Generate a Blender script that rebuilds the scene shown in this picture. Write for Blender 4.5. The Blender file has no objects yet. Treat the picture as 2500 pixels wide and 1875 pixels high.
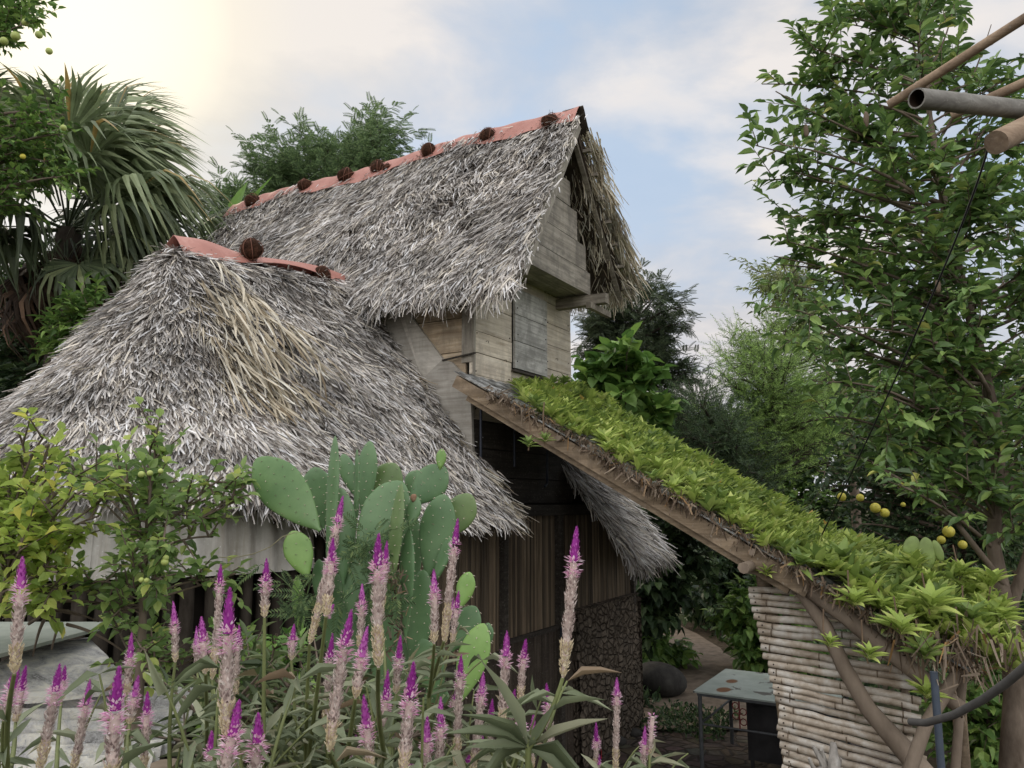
import bpy, math
import numpy as np
from math import radians, sin, cos, pi, atan2, sqrt

# ------------------------------------------------------------------ camera, sky, sun, exposure
scene = bpy.context.scene
COL = scene.collection
CAM_Z = 2.55
PITCH = radians(8.55)
FPX = 1878.0                      # focal length in pixels of the 2500 px wide photograph
cam_d = bpy.data.cameras.new("camera")
cam = bpy.data.objects.new("camera", cam_d)
COL.objects.link(cam)
cam.location = (0, 0, CAM_Z)
cam.rotation_euler = (radians(90) + PITCH, 0, 0)
cam_d.sensor_width = 36.0
cam_d.lens = 36.0 * FPX / 2500.0
cam_d.clip_start = 0.05
cam_d.clip_end = 2000
scene.camera = cam
scene.view_settings.view_transform = 'Standard'
scene.view_settings.look = 'None'
scene.view_settings.exposure = 0.25
scene.view_settings.gamma = 1.0
scene.render.engine = 'CYCLES'
scene.cycles.max_bounces = 5
scene.cycles.diffuse_bounces = 3
scene.cycles.transparent_max_bounces = 6
scene.cycles.use_adaptive_sampling = True

SUN_EL, SUN_AZ = radians(27), radians(-33)       # azimuth measured from +Y towards +X
sun_dir = (sin(SUN_AZ) * cos(SUN_EL), cos(SUN_AZ) * cos(SUN_EL), sin(SUN_EL))
sd = bpy.data.lights.new("sun", 'SUN')
sd.energy = 1.1
sd.angle = radians(14)
sd.color = (1.0, 0.86, 0.66)
so = bpy.data.objects.new("sun", sd)
COL.objects.link(so)
so.rotation_euler = (radians(90) - SUN_EL, 0, pi - SUN_AZ)
so.location = (-20, 30, 20)

world = bpy.data.worlds.new("World")
scene.world = world
world.use_nodes = True
wn, wl = world.node_tree.nodes, world.node_tree.links
wn.clear()


def _n(nodes, typ, **kw):
    n = nodes.new(typ)
    for k, v in kw.items():
        setattr(n, k, v)
    return n


def sky_world():
    out = _n(wn, 'ShaderNodeOutputWorld')
    bg = _n(wn, 'ShaderNodeBackground')
    wl.new(bg.outputs[0], out.inputs[0])
    bg.inputs[1].default_value = 0.1
    tc = _n(wn, 'ShaderNodeTexCoord')
    sep = _n(wn, 'ShaderNodeSeparateXYZ')
    wl.new(tc.outputs['Generated'], sep.inputs[0])
    sky = _n(wn, 'ShaderNodeTexSky')
    sky.sky_type = 'NISHITA'
    sky.sun_disc = False
    sky.sun_elevation = SUN_EL
    sky.sun_rotation = SUN_AZ
    sky.air_density = 1.0
    sky.dust_density = 1.5
    sky.ozone_density = 1.6

    def math_(op, a, b=None, c=None, clamp=False):
        m = _n(wn, 'ShaderNodeMath', operation=op)
        m.use_clamp = clamp
        for i, v in enumerate((a, b, c)):
            if v is None:
                continue
            if isinstance(v, (int, float)):
                m.inputs[i].default_value = v
            else:
                wl.new(v, m.inputs[i])
        return m.outputs[0]

    def mixc(f, a, b, mode='MIX'):
        m = _n(wn, 'ShaderNodeMix', data_type='RGBA', blend_type=mode)
        if isinstance(f, (int, float)):
            m.inputs[0].default_value = f
        else:
            wl.new(f, m.inputs[0])
        for i, v in ((6, a), (7, b)):
            if isinstance(v, tuple):
                m.inputs[i].default_value = (*v, 1)
            else:
                wl.new(v, m.inputs[i])
        return m.outputs[2]

    def ramp(f, stops):
        r = _n(wn, 'ShaderNodeValToRGB')
        while len(r.color_ramp.elements) < len(stops):
            r.color_ramp.elements.new(0.5)
        for e, (p, c) in zip(r.color_ramp.elements, stops):
            e.position = p
            e.color = (c, c, c, 1) if isinstance(c, (int, float)) else (*c, 1)
        wl.new(f, r.inputs[0])
        return r.outputs[0]

    # cloud layer laid out on a flat ceiling: direction / height
    zz = math_('MAXIMUM', sep.outputs[2], 0.0)
    zz = math_('ADD', zz, 0.22)
    cx = math_('DIVIDE', sep.outputs[0], zz)
    cy = math_('DIVIDE', sep.outputs[1], zz)
    comb = _n(wn, 'ShaderNodeCombineXYZ')
    wl.new(cx, comb.inputs[0]); wl.new(cy, comb.inputs[1])
    mp = _n(wn, 'ShaderNodeMapping')
    mp.inputs['Rotation'].default_value = (0, 0, radians(25))
    mp.inputs['Scale'].default_value = (1.0, 1.35, 1.0)
    mp.inputs['Location'].default_value = (3.7, 1.3, 0.0)
    wl.new(comb.outputs[0], mp.inputs[0])

    def noise(scale, detail, rough, dist=0.0, loc=0.0):
        n = _n(wn, 'ShaderNodeTexNoise', noise_dimensions='4D')
        wl.new(mp.outputs[0], n.inputs['Vector'])
        n.inputs['W'].default_value = loc
        n.inputs['Scale'].default_value = scale
        n.inputs['Detail'].default_value = detail
        n.inputs['Roughness'].default_value = rough
        n.inputs['Distortion'].default_value = dist
        return n.outputs[0]
    big = noise(0.75, 5, 0.52, 0.25, 1.4)
    mid = noise(2.3, 7, 0.55, 0.3, 3.1)
    cover = math_('ADD', math_('MULTIPLY', big, 0.62), math_('MULTIPLY', mid, 0.38))
    cover = ramp(cover, [(0.44, 0.10), (0.50, 0.55), (0.56, 0.95)])
    shade = ramp(mid, [(0.40, 0.0), (0.50, 0.5), (0.61, 1.0)])
    # angle to the hidden sun
    dot = _n(wn, 'ShaderNodeVectorMath', operation='DOT_PRODUCT')
    wl.new(tc.outputs['Generated'], dot.inputs[0])
    g_el, g_az = radians(30), radians(-33)
    dot.inputs[1].default_value = (sin(g_az) * cos(g_el), cos(g_az) * cos(g_el), sin(g_el))
    sdn = dot.outputs['Value']
    glow_w = ramp(sdn, [(0.915, 0.0), (0.970, 0.16), (0.990, 0.6), (1.0, 1.0)])
    # colours are radiance x 10 (background strength 0.1)
    blue = mixc(0.72, sky.outputs[0], (4.5, 5.7, 7.2))
    dark_c = (4.5, 4.75, 5.3)
    lite_c = (7.5, 7.05, 6.75)
    cloud = mixc(shade, dark_c, lite_c)
    col = mixc(cover, blue, cloud)
    # low band near the horizon: pinkish warm
    low = ramp(sep.outputs[2], [(0.0, 1.0), (0.16, 0.8), (0.40, 0.0)])
    col = mixc(math_('MULTIPLY', low, 0.4), col, (6.5, 6.0, 5.8))
    col = mixc(glow_w, col, (9.0, 8.1, 6.2))
    core = ramp(sdn, [(0.984, 0.0), (0.996, 0.8), (1.0, 1.0)])
    col = mixc(core, col, (11.0, 10.2, 8.2))
    # sky brightened overhead and behind the view, added to lift the foreground light
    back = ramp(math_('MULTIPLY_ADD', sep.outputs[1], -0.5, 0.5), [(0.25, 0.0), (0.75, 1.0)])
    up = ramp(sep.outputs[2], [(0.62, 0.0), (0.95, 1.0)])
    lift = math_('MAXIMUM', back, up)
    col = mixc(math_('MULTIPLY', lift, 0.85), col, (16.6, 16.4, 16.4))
    # below the horizon
    below = ramp(sep.outputs[2], [(0.0, 1.0), (0.001, 0.0)])
    m = math_('LESS_THAN', sep.outputs[2], 0.0)
    col = mixc(m, col, (1.2, 1.2, 1.0))
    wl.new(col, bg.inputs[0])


sky_world()

# ------------------------------------------------------------------ coordinates
CP, SP = cos(PITCH), sin(PITCH)


def ray(px, py):
    u = (px - 1250.0) / FPX
    v = (937.5 - py) / FPX
    return np.array([u, CP - v * SP, SP + v * CP])


def at(px, py, Y):
    """world point seen at photo pixel (px,py), Y metres ahead of the viewpoint"""
    r = ray(px, py)
    return np.array([0, 0, CAM_Z]) + r * (Y / r[1])


C0 = np.array([-0.33, 6.34, 0.0])          # foot of the near tower corner
GA = np.array([0.511, 0.859, 0.0])         # along the gable wall
RB = np.array([-0.859, 0.511, 0.0])        # along the main ridge
GA /= np.linalg.norm(GA); RB = np.array([-GA[1], GA[0], 0])
HROT = atan2(GA[1], GA[0])


def H(a, b, z):
    """house axes -> world"""
    a, b, z = np.broadcast_arrays(np.asarray(a, float), np.asarray(b, float), np.asarray(z, float))
    return C0 + a[..., None] * GA + b[..., None] * RB + z[..., None] * np.array([0, 0, 1.0])


def toH(p):
    d = np.asarray(p, float) - C0
    return np.stack([d @ GA, d @ RB, d[..., 2]], -1)


def on_b(px, py, b):
    """house coords of the pixel on the plane b = const"""
    o = toH(np.array([0, 0, CAM_Z])); r = ray(px, py)
    d = np.array([r @ GA, r @ RB, r[2]])
    t = (b - o[1]) / d[1]
    return o + d * t


def on_a(px, py, a):
    o = toH(np.array([0, 0, CAM_Z])); r = ray(px, py)
    d = np.array([r @ GA, r @ RB, r[2]])
    t = (a - o[0]) / d[0]
    return o + d * t


def on_z(px, py, z):
    r = ray(px, py)
    t = (z - CAM_Z) / r[2]
    return np.array([0, 0, CAM_Z]) + r * t
# ------------------------------------------------------------------ geometry helpers
def nrm(v):
    v = np.asarray(v, float)
    n = np.linalg.norm(v, axis=-1, keepdims=True)
    return v / np.maximum(n, 1e-9)


def frame(d, up):
    """rotation matrices with y = d, z ~ up (columns x,y,z)"""
    d = nrm(d); up = np.broadcast_to(np.asarray(up, float), d.shape)
    x = nrm(np.cross(d, up) + 1e-7)
    z = np.cross(x, d)
    return np.stack([x, d, z], -1)


class Geo:
    def __init__(self):
        self.V, self.F, self.M, self.S, self.n = [], [], [], [], 0

    def add(self, V, F, m=0, smooth=False):
        V = np.asarray(V, float).reshape(-1, 3)
        F = np.asarray(F, int)
        self.V.append(V); self.F.append(F + self.n)
        self.M.append(np.full(len(F), m, int)); self.S.append(np.full(len(F), smooth, bool))
        self.n += len(V)
        return self

    def box(self, lo, hi, m=0, jit=0.0, rng=None):
        (x0, y0, z0), (x1, y1, z1) = lo, hi
        V = np.array([[x0, y0, z0], [x1, y0, z0], [x1, y1, z0], [x0, y1, z0],
                      [x0, y0, z1], [x1, y0, z1], [x1, y1, z1], [x0, y1, z1]], float)
        if jit and rng is not None:
            V += rng.normal(0, jit, V.shape)
        F = [[0, 3, 2, 1], [4, 5, 6, 7], [0, 1, 5, 4], [1, 2, 6, 5], [2, 3, 7, 6], [3, 0, 4, 7]]
        return self.add(V, F, m)

    def beam(self, p, q, w, h, up=(0, 0, 1), m=0):
        """rectangular bar from p to q, w across, h along up"""
        p, q = np.asarray(p, float), np.asarray(q, float)
        R = frame(q - p, up)
        x, z = R[:, 0] * w / 2, R[:, 2] * h / 2
        V = [p - x - z, p + x - z, p + x + z, p - x + z, q - x - z, q + x - z, q + x + z, q - x + z]
        F = [[0, 1, 2, 3], [7, 6, 5, 4], [0, 4, 5, 1], [1, 5, 6, 2], [2, 6, 7, 3], [3, 7, 4, 0]]
        return self.add(V, F, m)

    def prism(self, poly, d, m=0):
        """polygon (list of 3D points) extruded by vector d"""
        P = np.asarray(poly, float); n = len(P); d = np.asarray(d, float)
        V = np.vstack([P, P + d])
        for i in range(n):
            j = (i + 1) % n
            self.add([P[i], P[j], P[j] + d, P[i] + d], [[0, 1, 2, 3]], m)
        c = P.mean(0)
        for off, rev in ((0 * d, False), (d, True)):
            for i in range(n):
                j = (i + 1) % n
                t = [c + off, P[i] + off, P[j] + off]
                self.add(t if rev else t[::-1], [[0, 1, 2]], m)
        return self

    def tube(self, pts, rad, n=8, m=0, cap=True, smooth=True, jit=0.0, rng=None):
        P = np.asarray(pts, float); k = len(P)
        r = np.broadcast_to(np.asarray(rad, float), (k,))
        T = np.gradient(P, axis=0); T = nrm(T)
        ref = np.array([0, 0, 1.0]) if abs(T[0][2]) < 0.9 else np.array([1.0, 0, 0])
        x = nrm(np.cross(T[0], ref)); rings = []
        for i in range(k):
            x = nrm(x - T[i] * (x @ T[i])); y = np.cross(T[i], x)
            a = np.linspace(0, 2 * pi, n, endpoint=False)
            rr = r[i] * (1 + (rng.normal(0, jit, n) if jit else 0))
            rings.append(P[i] + (np.cos(a) * rr)[:, None] * x + (np.sin(a) * rr)[:, None] * y)
        V = np.vstack(rings)
        i = np.arange(k - 1)[:, None] * n; j = np.arange(n)[None, :]; j2 = (j + 1) % n
        F = np.stack([i + j, i + j2, i + n + j2, i + n + j], -1).reshape(-1, 4)
        self.add(V, F, m, smooth)
        if cap:
            for e in (0, k - 1):
                c = P[e]; ring = rings[e]
                VV = np.vstack([ring, c]); jj = np.arange(n)
                FF = np.stack([jj, (jj + 1) % n, np.full(n, n)], -1)
                if e == 0:
                    FF = FF[:, ::-1]
                self.add(VV, FF, m)
        return self

    def grid(self, P, m=0, smooth=True, closed=False):
        """P: (r,c,3) array of points"""
        P = np.asarray(P, float); r, c = P.shape[:2]
        i = np.arange(r - 1)[:, None] * c
        j = np.arange(c if closed else c - 1)[None, :]; j2 = (j + 1) % c
        F = np.stack([i + j, i + j2, i + c + j2, i + c + j], -1).reshape(-1, 4)
        return self.add(P.reshape(-1, 3), F, m, smooth)

    def sheet(self, P, th, m=0, smooth=True):
        """grid with thickness along -z"""
        P = np.asarray(P, float)
        dz = np.array([0, 0, -th]) if np.isscalar(th) else np.asarray(th)
        Q = P + dz
        self.grid(P, m, smooth); self.grid(Q[:, ::-1], m, smooth)
        for a, b in ((P[0], Q[0]), (Q[-1], P[-1]), (Q[:, 0], P[:, 0]), (P[:, -1], Q[:, -1])):
            self.grid(np.stack([a, b]), m, False)
        return self

    def scatter(self, T, P, R, S, m=0, smooth=False):
        """T=(verts,faces); P (N,3), R (N,3,3), S (N,3)"""
        TV, TF = T; TV = np.asarray(TV, float); TF = np.asarray(TF, int)
        N = len(P)
        if N == 0:
            return self
        S = np.broadcast_to(np.asarray(S, float), (N, 3))
        L = TV[None] * S[:, None, :]
        V = np.einsum('nij,nkj->nki', R, L) + np.asarray(P)[:, None, :]
        F = TF[None] + (np.arange(N) * len(TV))[:, None, None]
        self.add(V.reshape(-1, 3), F.reshape(-1, TF.shape[1]), m, smooth)
        return self

    def sphere(self, c, r, nu=12, nv=8, m=0, amp=0.0, rng=None, R=None):
        th = np.linspace(0, pi, nv + 1); ph = np.linspace(0, 2 * pi, nu, endpoint=False)
        T, Ph = np.meshgrid(th, ph, indexing='ij')
        P = np.stack([np.sin(T) * np.cos(Ph), np.sin(T) * np.sin(Ph), np.cos(T)], -1)
        if amp:
            k = np.zeros(T.shape)
            for _ in range(5):
                w = rng.normal(0, 2.2, 3); k += np.sin(P @ w + rng.uniform(0, 6.28)) / 2.5
            k[0] = k[0].mean(); k[-1] = k[-1].mean()
            P = P * (1 + amp * k[..., None])
        P = P * np.broadcast_to(np.asarray(r, float), (3,))
        if R is not None:
            P = P @ np.asarray(R).T
        return self.grid(P[::-1] + np.asarray(c, float), m, True, closed=True)

    def mesh(self, name):
        V = np.vstack(self.V)
        me = bpy.data.meshes.new(name)
        nf = sum(len(f) for f in self.F)
        loops = np.concatenate([f.ravel() for f in self.F])
        sizes = np.concatenate([np.full(len(f), f.shape[1]) for f in self.F])
        me.vertices.add(len(V)); me.vertices.foreach_set('co', V.ravel())
        me.loops.add(len(loops)); me.loops.foreach_set('vertex_index', loops.astype(np.int32))
        me.polygons.add(nf)
        st = np.concatenate([[0], np.cumsum(sizes)[:-1]])
        me.polygons.foreach_set('loop_start', st.astype(np.int32))
        me.polygons.foreach_set('loop_total', sizes.astype(np.int32))
        me.polygons.foreach_set('material_index', np.concatenate(self.M).astype(np.int32))
        me.polygons.foreach_set('use_smooth', np.concatenate(self.S))
        me.update(calc_edges=True)
        return me


def tag(o, label=None, cat=None, group=None, kind=None):
    for k, v in (('label', label), ('category', cat), ('group', group), ('kind', kind)):
        if v:
            o[k] = v
    return o


class Thing:
    """a top-level Empty with mesh parts. frame 'w': world axes; 'h': house axes"""

    def __init__(self, name, label, cat, origin, fr='w', group=None):
        self.o = bpy.data.objects.new(name, None)
        self.o.empty_display_size = 0.2
        COL.objects.link(self.o)
        self.org = np.asarray(origin, float); self.fr = fr
        if fr == 'h':
            self.o.location = H(*self.org); self.o.rotation_euler = (0, 0, HROT)
        else:
            self.o.location = self.org
        tag(self.o, label, cat, group)

    def part(self, name, geo, mats, parent=None, label=None, off=None, stuff=False):
        g = geo
        off = self.org if off is None else off
        g.V = [v - off for v in g.V]
        me = g.mesh(name)
        for m in (mats if isinstance(mats, (list, tuple)) else [mats]):
            me.materials.append(m)
        ob = bpy.data.objects.new(name, me)
        COL.objects.link(ob)
        ob.parent = parent or self.o
        if label:
            ob['label'] = label
        if stuff:
            ob['kind'] = 'stuff'
        return ob


def solo(name, geo, mats, label=None, cat=None, group=None, kind=None, origin=None):
    """one mesh as a top-level object, origin at its base"""
    V = np.vstack(geo.V)
    if origin is None:
        origin = np.array([V[:, 0].mean(), V[:, 1].mean(), V[:, 2].min()])
    geo.V = [v - origin for v in geo.V]
    me = geo.mesh(name)
    for m in (mats if isinstance(mats, (list, tuple)) else [mats]):
        me.materials.append(m)
    ob = bpy.data.objects.new(name, me)
    ob.location = origin
    COL.objects.link(ob)
    return tag(ob, label, cat, group, kind)


# ------------------------------------------------------------------ material helpers
def new_mat(name):
    m = bpy.data.materials.new(name); m.use_nodes = True
    m.node_tree.nodes.clear()
    return m, m.node_tree.nodes, m.node_tree.links


class MB:
    def __init__(self, name):
        self.m, self.n, self.l = new_mat(name)
        self.out = _n(self.n, 'ShaderNodeOutputMaterial')

    def link(self, a, b):
        self.l.new(a, b)

    def coord(self, scale=(1, 1, 1), kind='Object', rot=(0, 0, 0)):
        tc = _n(self.n, 'ShaderNodeTexCoord'); mp = _n(self.n, 'ShaderNodeMapping')
        mp.inputs['Scale'].default_value = scale
        mp.inputs['Rotation'].default_value = rot
        self.link(tc.outputs[kind], mp.inputs[0])
        return mp.outputs[0]

    def noise(self, vec, scale=5, detail=4, rough=0.55, dist=0.0, w=None):
        n = _n(self.n, 'ShaderNodeTexNoise')
        if w is not None:
            n.noise_dimensions = '4D'
            if isinstance(w, (int, float)):
                n.inputs['W'].default_value = w
            else:
                self.link(w, n.inputs['W'])
        self.link(vec, n.inputs['Vector'])
        n.inputs['Scale'].default_value = scale
        n.inputs['Detail'].default_value = detail
        n.inputs['Roughness'].default_value = rough
        n.inputs['Distortion'].default_value = dist
        return n.outputs[0]

    def voro(self, vec, scale=5, feature='F1', out='Distance', rand=1.0):
        n = _n(self.n, 'ShaderNodeTexVoronoi', feature=feature)
        self.link(vec, n.inputs['Vector'])
        n.inputs['Scale'].default_value = scale
        n.inputs['Randomness'].default_value = rand
        return n.outputs[out]

    def ramp(self, f, stops, interp='LINEAR'):
        r = _n(self.n, 'ShaderNodeValToRGB')
        r.color_ramp.interpolation = interp
        while len(r.color_ramp.elements) < len(stops):
            r.color_ramp.elements.new(0.5)
        for e, (p, c) in zip(r.color_ramp.elements, stops):
            e.position = p
            e.color = (c, c, c, 1) if isinstance(c, (int, float)) else (*c, 1)
        self.link(f, r.inputs[0])
        return r.outputs[0]

    def math(self, op, a, b=0.5, clamp=False):
        m = _n(self.n, 'ShaderNodeMath', operation=op); m.use_clamp = clamp
        for i, v in enumerate((a, b)):
            if isinstance(v, (int, float)):
                m.inputs[i].default_value = v
            else:
                self.link(v, m.inputs[i])
        return m.outputs[0]

    def mix(self, f, a, b, mode='MIX'):
        m = _n(self.n, 'ShaderNodeMix', data_type='RGBA', blend_type=mode)
        if isinstance(f, (int, float)):
            m.inputs[0].default_value = f
        else:
            self.link(f, m.inputs[0])
        for i, v in ((6, a), (7, b)):
            if isinstance(v, tuple):
                m.inputs[i].default_value = (*v, 1)
            else:
                self.link(v, m.inputs[i])
        return m.outputs[2]

    def rnd(self):
        return _n(self.n, 'ShaderNodeNewGeometry').outputs['Random Per Island']

    def orand(self):
        return _n(self.n, 'ShaderNodeObjectInfo').outputs['Random']

    def bump(self, h, strength=0.4, dist=0.01):
        b = _n(self.n, 'ShaderNodeBump')
        b.inputs['Strength'].default_value = strength
        b.inputs['Distance'].default_value = dist
        self.link(h, b.inputs['Height'])
        return b.outputs[0]

    def finish(self, col, rough=0.8, normal=None, spec=0.3, trans=0.0, tcol=None, metal=0.0):
        p = _n(self.n, 'ShaderNodeBsdfPrincipled')
        if isinstance(col, tuple):
            p.inputs['Base Color'].default_value = (*col, 1)
        else:
            self.link(col, p.inputs['Base Color'])
        if isinstance(rough, (int, float)):
            p.inputs['Roughness'].default_value = rough
        else:
            self.link(rough, p.inputs['Roughness'])
        p.inputs['Specular IOR Level'].default_value = spec
        p.inputs['Metallic'].default_value = metal
        if normal is not None:
            self.link(normal, p.inputs['Normal'])
        if trans > 0:
            t = _n(self.n, 'ShaderNodeBsdfTranslucent')
            c = tcol if tcol is not None else col
            if isinstance(c, tuple):
                t.inputs[0].default_value = (*c, 1)
            else:
                self.link(c, t.inputs[0])
            mx = _n(self.n, 'ShaderNodeMixShader')
            mx.inputs[0].default_value = trans
            self.link(p.outputs[0], mx.inputs[1]); self.link(t.outputs[0], mx.inputs[2])
            self.link(mx.outputs[0], self.out.inputs[0])
        else:
            self.link(p.outputs[0], self.out.inputs[0])
        return self.m


def leaf_mat(name, stops, rough=0.5, trans=0.3, spec=0.35, noise_amt=0.25, nscale=6):
    """stops: list of (pos,rgb) picked at random per leaf"""
    b = MB(name)
    c = b.ramp(b.rnd(), stops)
    v = b.coord()
    n = b.ramp(b.noise(v, nscale, 3), [(0.3, 1 - noise_amt), (0.7, 1 + noise_amt * 0.5)])
    c = b.mix(1.0, c, n, 'MULTIPLY')
    return b.finish(c, rough, spec=spec, trans=trans)


def bark_mat(name, c1, c2, scale=12, rough=0.9):
    b = MB(name)
    v = b.coord((1, 1, 0.35))
    n = b.noise(v, scale, 6, 0.65)
    c = b.ramp(n, [(0.3, c1), (0.7, c2)])
    p = b.ramp(b.noise(b.coord(), 3.0, 3), [(0.45, 1.0), (0.7, 1.35)])
    c = b.mix(1.0, c, p, 'MULTIPLY')
    return b.finish(c, rough, b.bump(n, 0.7, 0.012), spec=0.15)


def wood_mat(name, c1, c2, c3, axis=0, stain=0.5, stainc=(0.08, 0.075, 0.065), rough=0.85):
    """weathered boards: grain stretched along an object axis, per-board tone, blotches"""
    b = MB(name)
    sc = [34, 34, 34]; sc[axis] = 1.8
    r = b.rnd()
    g = b.noise(b.coord(tuple(sc)), 1.0, 6, 0.62, 0.6, w=b.math('MULTIPLY', r, 40))
    blot = b.noise(b.coord(), 4.0, 8, 0.72, 0.8, w=b.math('MULTIPLY', r, 11))
    c = b.ramp(g, [(0.3, c1), (0.52, c2), (0.72, c3)])
    tone = b.ramp(r, [(0.0, 0.78), (1.0, 1.18)])
    c = b.mix(1.0, c, tone, 'MULTIPLY')
    c = b.mix(b.ramp(blot, [(0.45, 0.0), (0.56, stain)]), c, stainc)
    vs = [9, 9, 9]; vs[2 if axis != 2 else 0] = 0.9
    drip = b.noise(b.coord(tuple(vs)), 1.0, 5, 0.6, w=b.math('MULTIPLY', r, 5))
    c = b.mix(1.0, c, b.ramp(drip, [(0.30, 0.80), (0.5, 1.0), (0.7, 1.08)]), 'MULTIPLY')
    fine = b.noise(b.coord(), 60, 3, 0.6)
    c = b.mix(b.ramp(fine, [(0.6, 0.0), (0.75, 0.35)]), c, (0.42, 0.40, 0.36))
    return b.finish(c, rough, b.bump(g, 0.5, 0.006), spec=0.2)


def plain_mat(name, col, rough=0.6, var=0.25, scale=8, spec=0.3, metal=0.0, bump=0.2, trans=0.0):
    b = MB(name)
    n = b.noise(b.coord(), scale, 5, 0.6)
    c = b.mix(1.0, col, b.ramp(n, [(0.3, 1 - var), (0.7, 1 + var)]), 'MULTIPLY')
    return b.finish(c, rough, b.bump(n, bump, 0.006), spec=spec, metal=metal, trans=trans)


# ------------------------------------------------------------------ leaf templates (x width, y length, z normal)
def t_leaf(cup=0.12, bend=-0.15, tipw=0.35, w1=0.5, w2=0.42):
    V = [(0, 0, 0), (0, .33, -.02), (0, .7, bend * .5), (0, 1, bend),
         (-w1, .36, cup), (w1, .36, cup), (-w2, .68, cup + bend * .5), (w2, .68, cup + bend * .5)]
    F = [(0, 5, 1), (0, 1, 4), (1, 5, 7), (1, 7, 2), (1, 2, 6), (1, 6, 4), (2, 7, 3), (2, 3, 6)]
    return np.array(V, float), np.array(F)


LEAF = t_leaf()
LEAF_FLAT = t_leaf(0.05, -0.05)
LANCE = t_leaf(0.10, -0.22, w1=0.5, w2=0.30)


def t_blade(bend=0.12, k=4, taper=0.5, twist=0.0):
    V, F = [], []
    for i in range(k):
        t = i / (k - 1); w = 0.5 * (1 - taper * t ** 1.5); a = twist * t
        z = bend * (t * t) + 0.06 * sin(pi * t)
        V += [(-w * cos(a), t, z - 0.08 * w * sin(a)), (w * cos(a), t, z + 0.08 * w * sin(a))]
    for i in range(k - 1):
        F.append((2 * i, 2 * i + 1, 2 * i + 3, 2 * i + 2))
    return np.array(V, float), np.array(F)


def t_pinnate(pairs=8, lw=0.09, ll=0.30, droop=-0.2):
    """compound leaf of narrow leaflets, 4-vertex each"""
    V, F = [], []
    for i in range(pairs):
        t = 0.12 + 0.85 * i / (pairs - 1)
        l = ll * (1 - 0.5 * abs(t - 0.45))
        for s in (-1, 1):
            n = len(V); z = droop * t * t
            V += [(0, t, z), (s * l * .5, t + .10 + lw * .5, z + .01), (s * l, t + .16, z - .05), (s * l * .5, t + .06 - lw * .5, z + .01)]
            F.append((n, n + 1, n + 2, n + 3) if s < 0 else (n, n + 3, n + 2, n + 1))
    n = len(V)
    V += [(-.012, 0, 0), (.012, 0, 0), (.008, 1, droop), (-.008, 1, droop)]
    F.append((n, n + 1, n + 2, n + 3))
    return np.array(V, float), np.array(F)


def t_shoot(rng, nl=26, lw=0.035, ll=0.22):
    """bottle-brush shoot of narrow leaves"""
    V, F = [], []
    for i in range(nl):
        t = i / nl; a = i * 2.4; L = ll * (1 - 0.55 * t) * rng.uniform(.8, 1.2)
        d = np.array([cos(a), 0.7 + t * 0.5, sin(a)]); d /= np.linalg.norm(d)
        x = nrm(np.cross(d, [0, 1, 0.01])) * lw
        p = np.array([0, t, 0]); n = len(V)
        V += [p - x * .4, p + x * .4, p + d * L * .6 + x * .5, p + d * L, p + d * L * .6 - x * .5]
        F += [(n, n + 1, n + 2, n + 4), (n + 4, n + 2, n + 3, n + 3)]
    F = [f for f in F]
    V = np.array([np.asarray(v, float) for v in V])
    T = []
    for f in F:
        T.append((f[0], f[1], f[2]))
        if f[2] != f[3]:
            T.append((f[0], f[2], f[3]))
    return V, np.array(T)


def bez(p0, p1, p2, n=8):
    t = np.linspace(0, 1, n)[:, None]
    return (1 - t) ** 2 * np.asarray(p0) + 2 * t * (1 - t) * np.asarray(p1) + t * t * np.asarray(p2)


def in_poly(x, y, poly):
    c = False; n = len(poly); j = n - 1
    for i in range(n):
        xi, yi = poly[i]; xj, yj = poly[j]
        if (yi > y) != (yj > y) and x < (xj - xi) * (y - yi) / (yj - yi) + xi:
            c = not c
        j = i
    return c


def poly_tips(poly, n, Y0, Y1, rng):
    """random world points inside the outline of a crown, spread through its depth"""
    xs = [p[0] for p in poly]; ys = [p[1] for p in poly]; out = []
    while len(out) < n:
        x, y = rng.uniform(min(xs), max(xs)), rng.uniform(min(ys), max(ys))
        if in_poly(x, y, poly):
            out.append(at(x, y, rng.uniform(Y0, Y1)))
    return np.array(out)


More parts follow.
